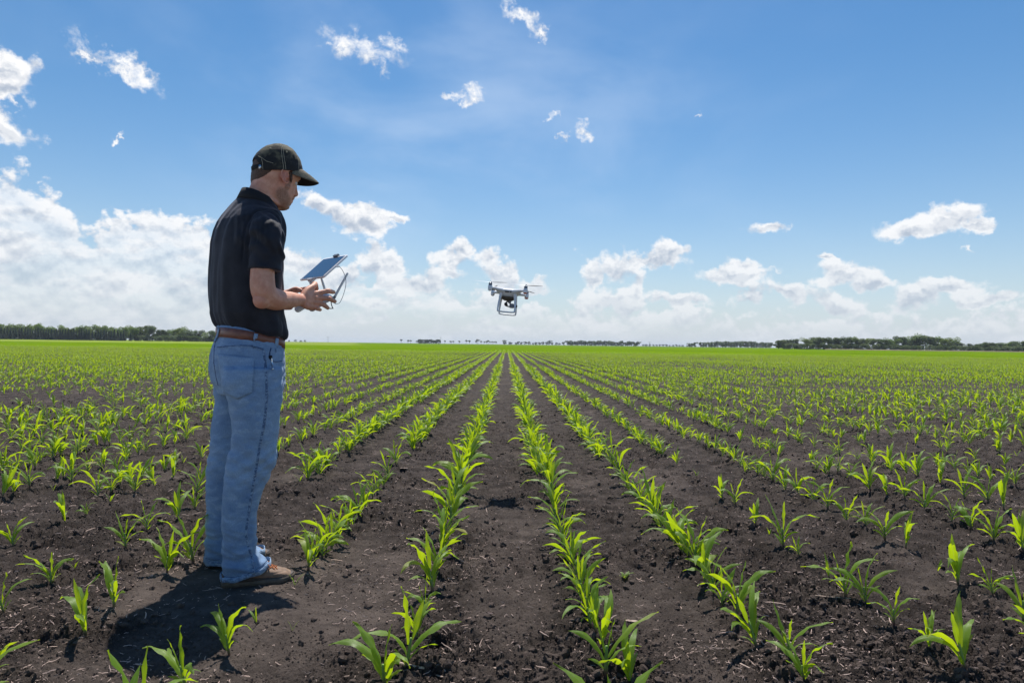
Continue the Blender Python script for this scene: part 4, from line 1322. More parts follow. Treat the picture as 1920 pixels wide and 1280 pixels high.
dc = nt.mix(nt.m('MULTIPLY', seam, nt.ramp(puck, 0.48, 0.38, 0, 0.4)), dc, c4((0.32, 0.42, 0.53)))
nt.put(b.inputs['Base Color'], dc)
b.inputs['Roughness'].default_value = 0.85
b.inputs['Specular IOR Level'].default_value = 0.25
b.inputs['Sheen Weight'].default_value = 0.15
nt.put(b.inputs['Normal'], nt.bump(nt.m('ADD', nt.m('MULTIPLY', g1, 0.3), nt.m('ADD', g2, nt.m('MULTIPLY', nt.m('MULTIPLY', puck, seam), 1.2))), 0.55, 0.003))
mat_belt = simple_mat('brown_leather_belt', (0.19, 0.070, 0.043), 0.42, var=0.25, scale=40, bump=0.2, bdist=0.001)
mat_stitch = simple_mat('seam_stitching', (0.24, 0.31, 0.42), 0.8, var=0.5, scale=250)
mat_stitch_dark = simple_mat('dark_seam', (0.030, 0.060, 0.145), 0.85, var=0.5, scale=150)
mat_metal = simple_mat('bright_metal', (0.62, 0.63, 0.66), 0.25, metal=1.0)
mat_leather = simple_mat('brown_nubuck', (0.215, 0.135, 0.090), 0.75, var=0.35, scale=22, bump=0.5, bdist=0.002)
mat_leather_dark = simple_mat('dark_boot_leather', (0.050, 0.034, 0.028), 0.6, var=0.3, scale=30, bump=0.4, bdist=0.002)
mat_sole = simple_mat('grey_brown_sole', (0.125, 0.100, 0.078), 0.85, var=0.3, scale=40, bump=0.4, bdist=0.002)
mat_lace = simple_mat('orange_brown_lace', (0.33, 0.095, 0.022), 0.7, var=0.3, scale=120)
mat_hair, nt, b = new_mat('short_brown_hair')
tc = nt.n('ShaderNodeTexCoord').outputs['Object']
h1 = nt.noise(nt.v('MULTIPLY', tc, (1, 1, 0.35)), 500, 4, 0.8)
nt.put(b.inputs['Base Color'], nt.mix(nt.ramp(h1, 0.35, 0.65), c4((0.035, 0.018, 0.012)), c4((0.16, 0.085, 0.055))))
b.inputs['Roughness'].default_value = 0.7
nt.put(b.inputs['Normal'], nt.bump(h1, 0.9, 0.004))
mat_cap, nt, b = new_mat('washed_olive_black_twill_sunlit_top')
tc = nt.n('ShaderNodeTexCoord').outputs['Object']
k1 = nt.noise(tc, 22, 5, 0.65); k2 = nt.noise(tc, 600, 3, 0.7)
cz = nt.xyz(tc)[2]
k3 = nt.m('ADD', nt.m('ADD', nt.m('MULTIPLY', k1, 0.8), nt.m('MULTIPLY', k2, 0.12)), nt.ramp(cz, 1.76, 1.83, -0.06, 0.10, 'LINEAR'))  # wash patches, lightened with height to paint the sunlight on the crown
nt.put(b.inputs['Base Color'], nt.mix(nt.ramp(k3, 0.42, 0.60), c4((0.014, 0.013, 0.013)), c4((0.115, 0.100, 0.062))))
b.inputs['Roughness'].default_value = 0.85
nt.put(b.inputs['Normal'], nt.bump(nt.m('ADD', k1, nt.m('MULTIPLY', k2, 0.3)), 0.4, 0.004))
mat_brim = simple_mat('olive_brim_twill', (0.135, 0.112, 0.075), 0.85, var=0.35, scale=80, bump=0.3, bdist=0.001)
mat_brim_under = simple_mat('black_brim_underside', (0.012, 0.012, 0.014), 0.85)
mat_thread = simple_mat('pale_thread', (0.42, 0.38, 0.28), 0.8, var=0.3, scale=300)
mat_eye = simple_mat('eye', (0.55, 0.52, 0.5), 0.15, var=0.05)

# ------------------------------------------------------------------ the man
person = bpy.data.objects.new('person', None); COL.objects.link(person)
person.location = (PERSON_AT[0], PERSON_AT[1], 0.0)
person.empty_display_size = 0.2
PO = Vector((PERSON_AT[0], PERSON_AT[1], 0))
tag(person, 'man in dark cap, black polo shirt and faded blue jeans holding a remote controller', 'person')
def local(me):
    """meshes are modelled where they stand and stored relative to the man's base"""
    me.transform(Matrix.Translation(-PO)); return me
def pobj(name, me, parent, mat, smooth=True, solid=0.0):
    """child of the man (or of one of his parts, which sit at his origin)"""
    if isinstance(me, Geo):
        g_ = me; me = bpy.data.meshes.new(name); me.from_pydata([tuple(v) for v in g_.V], [], g_.F)
        bm = bmesh.new(); bm.from_mesh(me); bmesh.ops.recalc_face_normals(bm, faces=bm.faces); bm.to_mesh(me); bm.free()
    local(me)
    return obj(name, me, parent, mat, smooth)

F_T, F_L, F_H = 45, 38, 33              # facing of trunk, legs and head in degrees from +X
TA = (-1.13, 2.93)                       # trunk axis
ft, lt = basis(F_T); fh, lh = basis(F_H); fl, ll = basis(F_L)
HA = (-1.02, 2.97)                       # head axis

# --- body: head, neck, trunk under the shirt, arms and hands in one skin
body = Geo()
hs = [(277, 505, 533, .045), (283, 493, 545, .060), (292, 484, 554, .070), (303, 479, 561, .076), (313, 476.5, 563.5, .078), (323, 475.5, 565.0, .078), (330, 475, 564.0, .077),
      (336, 474.5, 562.0, .075), (342, 474, 557.0, .072), (350, 473.5, 554, .070), (357, 474, 552.5, .069), (364, 477, 551, .066), (370, 482, 549.0, .063), (376, 490, 546, .058),
      (382, 500, 543.0, .051), (387, 507, 540.5, .042), (391, 515, 537.5, .030)]
body.loft([section(HA, (xl, y), (xr, y + (2 if y < 320 else 0)), B, F_H, 2.15, 44) for (y, xl, xr, B) in hs])
nk = [(325, 478, 522, .056), (338, 474.5, 522, .060), (350, 470, 521, .062), (362, 464.5, 519, .063), (375, 459, 517, .064), (390, 453, 515, .068), (405, 445, 516, .085), (425, 440, 512, .10)]
body.loft([section((-1.035, 2.955), (xl, y - 4), (xr, y + 4), B, 40, 2.1, 36) for (y, xl, xr, B) in nk])
trk = [(398, 436, 512, .10), (412, 420, 518, .15), (440, 408, 521, .17), (500, 404, 520, .165), (560, 406, 516, .15), (620, 412, 520, .15), (680, 405, 520, .16)]
body.loft([section(TA, (xl, y), (xr, y), B, F_T, 2.3, 40) for (y, xl, xr, B) in trk])
vdh = Vector((HA[0], HA[1], 0)).normalized()
def hp(px, py, lat=0.0):
    """point on the head's middle plane, moved sideways by lat (to his left)"""
    p = on_plane(px, py, (HA[0] - lh.x * abs(lat), HA[1] - lh.y * abs(lat)), lh)
    return p + lh * (abs(lat) + lat)
# nose
def nring(px, py, hw, dep):
    c = hp(px, py); rg_ = []
    for j in range(14):
        t = 2 * PI * j / 14
        rg_.append(c - fh * dep + fh * dep * math.cos(t) + lh * hw * math.sin(t))
    return rg_
body.loft([nring(558.5, 341, .006, .008), nring(556.8, 347, .007, .010), nring(557.0, 353, .009, .010), nring(558.0, 359, .011, .013), nring(559.3, 364, .014, .016), nring(558.6, 367.5, .015, .016), nring(554.5, 369.5, .010, .010)])
for s_ in (-1, 1):
    body.ball(hp(553.3, 365.8, s_ * .014), .0075, (1.1, .8, .8))
    body.tube([hp(561.5, 335.5, s_ * .012), hp(560.5, 334.5, s_ * .030), hp(552, 335.5, s_ * .050)], [.006, .006, .004])      # brow ridge
    body.tube([hp(546, 352, s_ * .042), hp(540, 351, s_ * .056), hp(530, 348, s_ * .062)], [.010, .010, .007])             # cheekbone
    body.tube([hp(505, 372, s_ * .052), hp(520, 380, s_ * .044), hp(533, 386, s_ * .028), hp(538, 388, s_ * .010)], [.012, .012, .013, .012])   # jaw
    # ear: a shallow dish with a raised rim and lobe
    ec = hp(534.0, 331, s_ * .080)
    out = lh * s_
    rim = []
    for k in range(13):
        t = R(-60 + k * 24)
        rim.append(ec + Vector((0, 0, 1)) * (.029 * math.cos(t)) - fh * (.0165 * math.sin(t)) + out * (.0075 + .006 * math.sin(t)) - fh * .004 * math.cos(t))
    body.tube(rim, [.0028] + [.0036] * 11 + [.0046], 8)
    body.ball(ec - fh * .003 + out * .001, .021, (.62, .30, 1.15), Matrix.Rotation(R(F_H), 3, 'Z') @ Matrix.Rotation(R(-14 * s_), 3, 'Z'), 10)
    body.ball(ec + fh * .0105 + out * .003 - Vector((0, 0, .002)), .0048, (1, 1, 1.3))
    body.tube([ec + Vector((0, 0, .014)) - fh * .001 + out * .006, ec - fh * .0085 + out * .009 - Vector((0, 0, .004)), ec + out * .008 - Vector((0, 0, .016))], .0025, 6)
# lips, chin
body.tube([hp(545.5, 364), hp(547.5, 369.5), hp(544.0, 375), hp(541, 382)], [.013, .0125, .012, .012], 10)
body.tube([hp(546.2, 373.0, -.018), hp(549.4, 372.6, -.008), hp(550.4, 372.2, 0), hp(549.4, 372.6, .008), hp(546.2, 373.0, .018)], [.003, .0045, .005, .0045, .003], 8)
body.tube([hp(544.0, 378.0, -.016), hp(546.6, 378.2, -.007), hp(547.2, 378.4, 0), hp(546.6, 378.2, .007), hp(544.0, 378.0, .016)], [.003, .0048, .0055, .0048, .003], 8)
body.ball(hp(537.0, 387.5), .0135, (1, 1.35, .9), Matrix.Rotation(R(F_H), 3, 'Z'))

# arms
TC = Vector((TA[0], TA[1], 0))
fc_, lc_ = basis(43)
CC = Vector((-0.902, 3.20, 1.192))        # middle of the controller
def elbow(s_):
    return ELB if s_ < 0 else mirror(ELB) - lc_ * .075 + fc_ * .04
def mirror(p):
    """to the other side of his middle plane through the controller"""
    p = Vector(p); d = (p - CC).dot(lc_); return p - lc_ * (2 * d) + Vector((0, 0, .008))
ELB = Vector((-0.990, 2.780, 1.170)); WRI = Vector((-0.905, 2.99, 1.182))
SHO = TC - lt * 0.178 + Vector((0, 0, 1.455)) + ft * 0.012
arm_pts = [SHO, SHO * 0.55 + ELB * 0.45 + Vector((-.004, -.01, 0)), ELB + Vector((0, 0, 0.035)), ELB * 0.72 + WRI * 0.28 + Vector((0, 0, .002)), ELB * 0.35 + WRI * 0.65, WRI]
arm_rad = [.046, .046, .0500, .0465, .036, .0265]
for mm in (False, True):
    f_ = (lambda p: mirror(p)) if mm else (lambda p: Vector(p))
    if mm:
        # the left shoulder keeps its own place, the forearm mirrors
        sh = TC + lt * 0.178 + Vector((0, 0, 1.455)) + ft * 0.012
        el2 = elbow(1); w2 = f_(WRI)
        mp = [sh, sh * 0.55 + el2 * 0.45, el2 + Vector((0, 0, 0.035)), el2 * .72 + w2 * .28, el2 * .35 + w2 * .65, w2]
        body.tube(mp, arm_rad, 18)
    else:
        body.tube(arm_pts, arm_rad, 18)
    eb = elbow(1 if mm else -1)
    body.ball(eb + Vector((-.003, -.008, -.004)), .036)
    # palm and knuckles
    up = Vector((0, 0, 1)); fw = (Vector((-0.845, 3.09, 1.19)) - WRI).normalized()
    side = fw.cross(up).normalized()      # points out to his right
    pr = []
    for (k, h_, t_, zc) in ((-.01, .023, .019, 0), (.02, .030, .018, .0), (.045, .040, .017, .002), (.070, .042, .0155, .003), (.088, .040, .013, .003), (.097, .034, .009, .003)):
        c = WRI + fw * k + up * zc; ring = []
        for j in range(20):
            an = 2 * PI * j / 20
            p = c + up * (h_ * math.sin(an)) + side * (t_ * math.cos(an) * (1 + .25 * math.sin(an)) )
            ring.append(f_(p))
        pr.append(ring)
    body.loft(pr)
    body.tube([f_(WRI + fw * .004 - up * .010), f_(WRI + fw * .050 - up * .027 - side * .004), f_(WRI + fw * .088 - up * .032 - side * .008)], [.017, .0175, .0150], 12)
    K0 = WRI + fw * .092
    kn = [K0 + up * .030 + side * .004, K0 + up * .010 + side * .010 + fw * .004, K0 - up * .011 + side * .008 + fw * .001, K0 - up * .030 + side * .003 - fw * .006]
    tips = [Vector((-0.800, 3.150, 1.230)), Vector((-0.792, 3.143, 1.187)), Vector((-0.822, 3.137, 1.156)), Vector((-0.850, 3.112, 1.146))]
    mids = [Vector((-.812, 3.098, 1.231)), Vector((-.803, 3.088, 1.196)), Vector((-.824, 3.082, 1.166)), Vector((-.850, 3.062, 1.149))]
    if mm:
        tips = [t_ + up * .020 - fw * .022 for t_ in tips]; mids = [t_ + up * .010 - fw * .006 for t_ in mids]
    for q in range(4):
        k_ = kn[q]; body.ball(f_(k_), .0112)
        r_ = (.0118, .0120, .0112, .0100)[q]
        body.tube([f_(k_ - fw * .02), f_(k_ + fw * .004), f_(mids[q] * 0.75 + k_ * 0.25), f_(mids[q]), f_(mids[q] * .45 + tips[q] * .55), f_(tips[q])], [r_ * 1.05, r_ * 1.08, r_ * .95, r_ * 1.03, r_ * .90, r_ * .80], 12)
    # thumb leaves the palm's upper side and reaches over to the stick
    th = [WRI + fw * .018 + up * .016, WRI + fw * .042 + up * .040 - side * .004, Vector((-.868, 3.066, 1.250)), Vector((-.872, 3.100, 1.262)), Vector((-.872, 3.128, 1.243))]
    if mm: th = [p - up * z_ for p, z_ in zip(th, (0, .012, .022, .022, .012))]
    body.tube([f_(p) for p in th], [.017, .0165, .0132, .0125, .0100], 12)
    for (ta_, tb_) in ((0.2, kn[0]), (0.2, kn[1]), (0.2, kn[2])):   # tendons of the back of the hand
        body.tube([f_(WRI + fw * .03 + side * .014 + up * ((tb_ - K0).dot(up) * .45)), f_(tb_ + side * .001)], [.004, .0055], 6)
body_me = union(body, 0.0028, 5, 'body', 0.5)
co = co_of(body_me)
# beard and flush masks are things of the skin itself
def dist_line(co, a, b_):
    a = np.array(a); b_ = np.array(b_); ab = b_ - a; t = np.clip(((co - a) @ ab) / (ab @ ab), 0, 1)
    return np.linalg.norm(co - (a + t[:, None] * ab), axis=1)
bd = np.zeros(len(co))
for s_ in (-1, 1):
    bd = np.maximum(bd, sstep(.038, .018, dist_line(co, hp(529, 364, s_ * .062), hp(535, 382, s_ * .036))))
    bd = np.maximum(bd, sstep(.030, .014, dist_line(co, hp(534, 385, s_ * .034), hp(539, 388, 0))))
    bd = np.maximum(bd, 0.8 * sstep(.014, .005, dist_line(co, hp(550, 370, 0), hp(545, 371, s_ * .022))))
    bd = np.maximum(bd, 0.9 * sstep(.016, .008, dist_line(co, hp(544, 340, s_ * .068), hp(536, 358, s_ * .066))))
a_ = body_me.attributes.new('beard', 'FLOAT', 'POINT'); a_.data.foreach_set('value', bd.astype(np.float32))
fl_ = np.zeros(len(co))
for s_ in (-1, 1):
    fl_ = np.maximum(fl_, sstep(.032, .020, np.linalg.norm(co - np.array(hp(534, 331, s_ * .085)), axis=1)))
fl_ = np.maximum(fl_, 0.5 * sstep(.05, .02, np.linalg.norm(co - np.array(ELB + Vector((-.02, -.03, -.01))), axis=1)))
for t_ in tips: fl_ = np.maximum(fl_, 0.7 * sstep(.03, .01, np.linalg.norm(co - np.array(t_), axis=1)))
a_ = body_me.attributes.new('flush', 'FLOAT', 'POINT'); a_.data.foreach_set('value', fl_.astype(np.float32))
bvh_body = BVHTree.FromPolygons([tuple(v) for v in co], [tuple(p.vertices) for p in body_me.polygons])
pobj('body', body_me, person, mat_skin)
for s_ in (-1, 1):
    g_ = Geo(); g_.ball(hp(552.5, 343.0, s_ * .031), .0118); e_ = pobj('eye', g_, person, mat_eye)
    g_ = Geo(); g_.tube([hp(562.5, 334.5, s_ * .014), hp(562.0, 333.2, s_ * .028), hp(554, 334.5, s_ * .048)], [.0025, .0032, .0018], 8); pobj('eyebrow', g_, person, mat_hair)

# --- hair: a close shell low on the back and sides of the head
hair = Geo()
hr = [(298, 477, 545, .080), (312, 472.3, 544, .084), (322, 471.2, 538, .084), (330, 470.4, 527, .080), (336, 469.8, 516, .073), (341.5, 470.2, 506, .062), (345, 471, 498, .050)]
rr_ = [section(HA, (xl, y), (xr, y), B, F_H, 2.15, 44) for (y, xl, xr, B) in hr]
hair.loft(rr_)
for s_ in (-1, 1):
    hair.tube([hp(544, 324, s_ * .0735), hp(545.5, 333, s_ * .0725), hp(546.0, 342, s_ * .069)], [.009, .0070, .003], 8)
hm = union(hair, 0.003, 2, 'hair')
c_ = co_of(hm); nn_ = no_of(hm)
c_ += nn_ * (0.0012 * perlin(c_[:, 0] * 260 + c_[:, 1] * 190, c_[:, 2] * 120, 3))[:, None]
set_co(hm, c_)
pobj('hair', hm, person, mat_hair)

# --- shirt: trunk and sleeves in one cloth skin with folds
sg = Geo()
sh = [(634, 420, 528, .150), (628, 413, 532.5, .163), (620, 407, 533, .170), (610, 402, 532, .175), (590, 396.5, 530, .178), (555, 394.5, 528.5, .180), (503, 393.6, 528, .188), (452, 396, 528.5, .190),
      (430, 400.5, 528.5, .188), (414, 407.5, 527, .176), (402, 416, 524, .158), (392, 425, 520, .130), (382, 434, 517, .104), (372, 444, 514, .084), (362, 452, 508, .070)]
stilt = {634: (-20, 6), 628: (-16, 8), 620: (-13, 8), 610: (-10, 6), 590: (-4, 3)}
sg.loft([section(TA, (xl, y + stilt.get(y, (0, 0))[0]), (xr, y + stilt.get(y, (0, 6 if y < 400 else 0))[1]), B, F_T, 2.35, 56) for (y, xl, xr, B) in sh])
vdt = Vector((TA[0], TA[1], 0)).normalized()
for s_ in (-1, 1):
    S0 = TC + lt * (s_ * .155) + Vector((0, 0, 1.478)) + ft * .008
    S1 = TC + lt * (s_ * .196) + Vector((0, 0, 1.43)) + ft * .012
    el_ = elbow(s_)
    up_ = (S1 - (el_ + Vector((0, 0, .03)))).normalized()
    E_ = el_ + Vector((0, 0, .03)) + up_ * .088
    M_ = (S1 + E_) / 2 + Vector((0, 0, .005))
    sg.tube([S0, S1, M_], [.060, .068, .066], 24)
    u1 = Vector((ft.x, ft.y, 0)); u1 = (u1 - up_ * u1.dot(up_)).normalized(); u2 = up_.cross(u1)
    rings = []
    for k, (q, r_) in enumerate(((S1, .064), (S1 * .7 + M_ * .3, .067), (M_, .066), (M_ * .5 + E_ * .5, .064), (E_ + up_ * .02, .0635), (E_ + up_ * .006, .0655), (E_, .0650))):
        rings.append([q + u1 * (r_ * math.cos(2 * PI * j / 28)) + u2 * (r_ * .98 * math.sin(2 * PI * j / 28)) for j in range(28)])
    sg.loft(rings)
smesh = union(sg, 0.0040, 5, 'shirt', 0.5)
co = co_of(smesh); nn_ = no_of(smesh)
rel = co - np.array([TA[0], TA[1], 0])
la = rel @ np.array(lt); fo = rel @ np.array(ft); zz = co[:, 2]
sleeve = sstep(.15, .20, np.abs(la)) * sstep(1.18, 1.26, zz)
d = np.zeros(len(co))
# long soft drapes down the back, radiating from the shoulder blade and armpit
u_ = la * 1.0 + fo * 0.6
d += .0085 * perlin(u_ * 13 + 2, zz * 2.2 + u_ * 2, 51) * (1 - sleeve) * sstep(1.6, 1.4, zz)
d += .0045 * perlin(u_ * 26, zz * 5 + u_ * 9, 52) * (1 - sleeve)
# blousing over the belt
low = sstep(1.16, 1.03, zz)
d += low * (.0095 * perlin(u_ * 17, zz * 11, 53) + .004 * np.abs(perlin(u_ * 30, zz * 14, 54)))
# sleeve folds run across the arm and fan out of the armpit
d += sleeve * (.0080 * perlin(zz * 16 + fo * 16, fo * 9 - la * 6, 55) + .0040 * perlin(zz * 34 - fo * 22, la * 14, 56))
arm_pit = np.exp(-((zz - 1.40) / .07) ** 2) * sstep(.10, .17, np.abs(la))
d += arm_pit * .006 * perlin(fo * 34 + zz * 20, zz * 10, 57)
shl = sstep(1.36, 1.44, zz) * sstep(.07, .12, np.abs(la)) * sstep(1.56, 1.50, zz)
d += shl * (.0075 * perlin(fo * 30 + la * 12, la * 10 + zz * 8, 58) + .004 * perlin(fo * 60 - la * 20, la * 14, 59))
d += .0040 * perlin(zz * 15 + u_ * 16, u_ * 5, 60) * (1 - sleeve) * sstep(1.02, 1.12, zz) * sstep(1.45, 1.30, zz) * sstep(-.02, .08, fo)
co2 = co + nn_ * d[:, None]
# armhole seam: a shallow groove round the shoulder
for s_ in (-1, 1):
    sd = np.abs(s_ * la - (.163 + .03 * (zz - 1.45)))
    g_ = np.exp(-(sd / .0036) ** 2) * sstep(1.30, 1.36, zz)
    co2 -= nn_ * (g_ * .0050)[:, None]
set_co(smesh, co2)
o = pobj('shirt', smesh, person, mat_shirt)
shirt = o
md = o.modifiers.new('thick', 'SOLIDIFY'); md.thickness = 0.003; md.offset = -1
# sleeve hems
for s_ in (-1, 1):
    el_ = elbow(s_)
    S1 = TC + lt * (s_ * .196) + Vector((0, 0, 1.43)) + ft * .012
    up_ = (S1 - (el_ + Vector((0, 0, .03)))).normalized(); u1 = up_.orthogonal().normalized(); u2 = up_.cross(u1)
    E_ = el_ + Vector((0, 0, .03)) + up_ * .080
# collar: a stand-and-fall band round the neck
cg = Geo()
def cring(back, front, B, n=48, open_=0.0):
    return section((-1.055, 2.945), back, front, B, 43, 2.1, n)
r1 = cring((459.5, 353.5), (514, 386), .066); r2 = cring((456.5, 353), (516.5, 387), .070); r3 = cring((452.5, 361), (518.5, 397), .076); r4 = cring((447.5, 370.5), (519.5, 408), .086)
r5 = cring((449.5, 372), (517, 408), .082); r6 = cring((457, 362), (514, 396), .068)
rings = [r1, r2, r3, r4, r5, r6, r1]
V = [p for r_ in rings[:-1] for p in r_]; n = 48; F = []
for i in range(6):
    for j in range(n):
        a = i * n + j; b_ = i * n + (j + 1) % n; k = ((i + 1) % 6) * n
        F.append((a, b_, k + (j + 1) % n, k + j))
cg.add(V, F)
pobj('collar', cg, shirt, mat_collar)
# shoulder seam threads
bvh_shirt = BVHTree.FromPolygons([tuple(v) for v in co2], [tuple(p.vertices) for p in smesh.polygons]) if False else None

# --- jeans
jg = Geo()
LA_R = (-1.085, 2.82); LA_L = (-1.26, 3.05); PA = (-1.15, 2.93)
pel = [(624, 412, 527, .150), (634, 407, 528, .156), (648, 399.5, 529.5, .166), (664, 395, 530.5, .172), (682, 392.5, 531, .178), (702, 394, 531, .180), (720, 400, 530.5, .176), (738, 409, 528, .150)]
jg.loft([section(PA, (xl, y), (xr, y), B, F_L, 2.5, 56) for (y, xl, xr, B) in pel])
rl = [(690, 418, 531, .090), (715, 417, 531, .094), (738, 422, 530, .095), (762, 429, 526.5, .094), (786, 433.5, 523, .092), (812, 435, 520.5, .088), (840, 433.5, 517.5, .084), (868, 424.5, 514, .083), (890, 420.5, 505, .082),
      (912, 418.5, 495, .081), (936, 417, 486.5, .080), (965, 415.6, 481, .080), (1000, 415, 479.5, .083), (1022, 416, 482, .086), (1040, 418, 490, .088)]
jg.loft([section(LA_R, (xl, y), (xr, y), B, F_L - 4, 2.3, 48) for (y, xl, xr, B) in rl] +
        [section(LA_R, (417.5, 1056), (499, 1046), .089, F_L - 10, 2.2, 48), section(LA_R, (415.5, 1070), (504, 1052), .090, F_L - 12, 2.2, 48), section(LA_R, (414, 1086), (507, 1057), .091, F_L - 12, 2.2, 48)])
lf = [(690, 400, 505, .086), (722, 401, 508, .090), (748, 402.5, 506, .090), (781, 400, 502, .088), (808, 396, 497, .086), (836, 391.8, 491, .084), (866, 388.5, 482, .082), (895, 386.4, 475, .080), (930, 386, 468, .079), (960, 386, 465, .079),
      (995, 387, 468, .082), (1014, 387.6, 474, .084), (1028, 387, 482, .086)]
jg.loft([section(LA_L, (xl, y), (xr, y), B, F_L, 2.3, 48) for (y, xl, xr, B) in lf] +
        [section(LA_L, (385.5, 1041), (491, 1030), .087, F_L - 8, 2.2, 48), section(LA_L, (384, 1056), (497, 1036), .088, F_L - 8, 2.2, 48)])
jmesh = union(jg, 0.0045, 5, 'jeans', 0.5)
co = co_of(jmesh); nn_ = no_of(jmesh); zz = co[:, 2]
rel = co - np.array([PA[0], PA[1], 0]); la = rel @ np.array(ll); fo = rel @ np.array(fl)
d = np.zeros(len(co))
knee = np.exp(-((zz - .50) / .11) ** 2); shin = sstep(.42, .05, zz); seat = np.exp(-((zz - .80) / .10) ** 2); thigh = np.exp(-((zz - .68) / .12) ** 2)
d += knee * (.0100 * perlin(zz * 17 + fo * 12, la * 5 + fo * 3, 61) + .005 * perlin(zz * 34 - fo * 20, la * 10, 62))
d += shin * (.0105 * perlin(zz * 20 + fo * 7, fo * 4 + la * 4, 63) + .0050 * perlin(zz * 46 + fo * 16, la * 9, 64))
d += np.exp(-((zz - .12) / .06) ** 2) * .0110 * perlin(zz * 30 - fo * 9, la * 3 + fo * 5, 68)
d += seat * (.0080 * perlin(zz * 22 - fo * 15, fo * 6 + la * 7, 65)) * sstep(.05, -.03, fo) 
d += thigh * (.0065 * perlin(fo * 18 + zz * 7, zz * 5 + la * 8, 66))
front = sstep(.02, .09, fo) * np.exp(-((zz - .84) / .06) ** 2)
d += front * .006 * perlin(zz * 34 - fo * 14, la * 8, 67)
d += .0013 * perlin(zz * 60 + fo * 30, fo * 44 + la * 44, 69)
co2 = co + nn_ * d[:, None]
set_co(jmesh, co2)
# open the trouser bottoms and waist
def plane_cut(bm, test):
    fs = [f for f in bm.faces if test(f.calc_center_median(), f.normal)]
    bmesh.ops.delete(bm, geom=fs, context='FACES')
bm = bmesh.new(); bm.from_mesh(jmesh)
hemR0 = on_plane(414, 1086, LA_R, Vector((LA_R[0], LA_R[1], 0)).normalized()); hemR1 = on_plane(507, 1057, LA_R, Vector((LA_R[0], LA_R[1], 0)).normalized())
hemL0 = on_plane(384, 1056, LA_L, Vector((LA_L[0], LA_L[1], 0)).normalized()); hemL1 = on_plane(497, 1036, LA_L, Vector((LA_L[0], LA_L[1], 0)).normalized())
def is_bottom(c, n_):
    if c.z > 0.35: return c.z > 1.03 and n_.z > 0.8
    for (h0, h1, ax) in ((hemR0, hemR1, LA_R), (hemL0, hemL1, LA_L)):
        if (Vector((c.x, c.y, 0)) - Vector((ax[0], ax[1], 0)) - fl * .02).length < .16 and abs((Vector((c.x, c.y)) - Vector(ax)).dot(Vector((ll.x, ll.y)))) < .115:
            dh = (h1 - h0); t = (Vector((c.x, c.y, 0)) - Vector((h0.x, h0.y, 0))).dot(Vector((dh.x, dh.y, 0))) / Vector((dh.x, dh.y, 0)).length_squared
            zpl = h0.z + dh.z * t
            if c.z < zpl + .006: return True
    return False
plane_cut(bm, is_bottom)
bm.to_mesh(jmesh); bm.free()
bvh_j = BVHTree.FromPolygons([tuple(v) for v in co_of(jmesh)], [tuple(p.vertices) for p in jmesh.polygons])
def surf(px, py, bvh, off=0.0):
    d_ = pray(px, py).normalized(); h = bvh.ray_cast(C0, d_)
    if h[0] is None: return None
    n_ = h[1] if h[1].dot(d_) < 0 else -h[1]
    return h[0] + n_ * off, n_
def dense(pl, k=6):
    out = []
    for (a, b_) in zip(pl, pl[1:]):
        for i in range(k): out.append((a[0] + (b_[0] - a[0]) * i / k, a[1] + (b_[1] - a[1]) * i / k))
    return out + [pl[-1]]
def line_on(pl, bvh, off=0.001, k=6):
    r_ = []
    for (x, y) in dense(pl, k):
        h = surf(x, y, bvh, off)
        if h and (not r_ or (h[0] - r_[-1]).length < .06): r_.append(h[0])
    return r_
OUTSEAM = [(493, 655), (497, 676), (499, 705), (500, 735), (499, 762), (495, 795), (487, 836), (480, 879), (470.5, 933), (464, 975), (461, 1001), (466, 1025), (472, 1043), (475, 1077)]
YOKE = [(407, 651), (440, 647.5), (470, 648), (493, 654)]
PANTPOCK = [(508, 652), (505, 664), (505, 672), (510, 677), (520, 678), (529, 676)]
HEMR = [(414.5, 1082), (424, 1086), (440, 1086.5), (460, 1082), (478, 1074), (492, 1064), (503, 1052)]
HEML = [(385, 1050), (395, 1053), (405, 1053.5), (413, 1052)]
REAR = [(404, 640), (401.5, 655), (401, 680), (405, 706), (409, 722)]
# fading and seam wear belong to the cloth
sa = np.zeros(len(jmesh.vertices)); cj = co_of(jmesh)
def near_line(pts, r0, r1):
    d_ = np.full(len(cj), 9.0)
    for p in pts: d_ = np.minimum(d_, np.linalg.norm(cj - np.array(p), axis=1))
    return sstep(r1, r0, d_)
for pl in (YOKE, REAR, HEMR, HEML): sa = np.maximum(sa, 0.7 * near_line(line_on(pl, bvh_j, 0, 14), .003, .007))
zc = cj[:, 2]; rj = cj - np.array([PA[0], PA[1], 0]); fj = rj @ np.array(fl)
fd = 0.30 + .30 * np.exp(-((zc - .66) / .20) ** 2) * sstep(-.04, .10, fj) + .25 * np.exp(-((zc - .50) / .10) ** 2) + .20 * np.exp(-((zc - .80) / .08) ** 2) * sstep(.0, -.08, fj) - .10 * sstep(.3, .05, zc)
fd = fd + .20 * perlin(cj[:, 0] * 9 + cj[:, 1] * 9, zc * 6, 71) + .14 * np.clip(perlin(fj * 22, zc * 26 + fj * 10, 72), -1, 1) * np.exp(-((zc - .45) / .3) ** 2)
a_ = jmesh.attributes.new('seam', 'FLOAT', 'POINT'); a_.data.foreach_set('value', np.clip(sa, 0, 1).astype(np.float32))
a_ = jmesh.attributes.new('fade', 'FLOAT', 'POINT'); a_.data.foreach_set('value', np.clip(fd, 0, 1).astype(np.float32))
jeans = pobj('jeans', jmesh, person, mat_denim)
md = jeans.modifiers.new('thick', 'SOLIDIFY'); md.thickness = 0.004; md.offset = -1
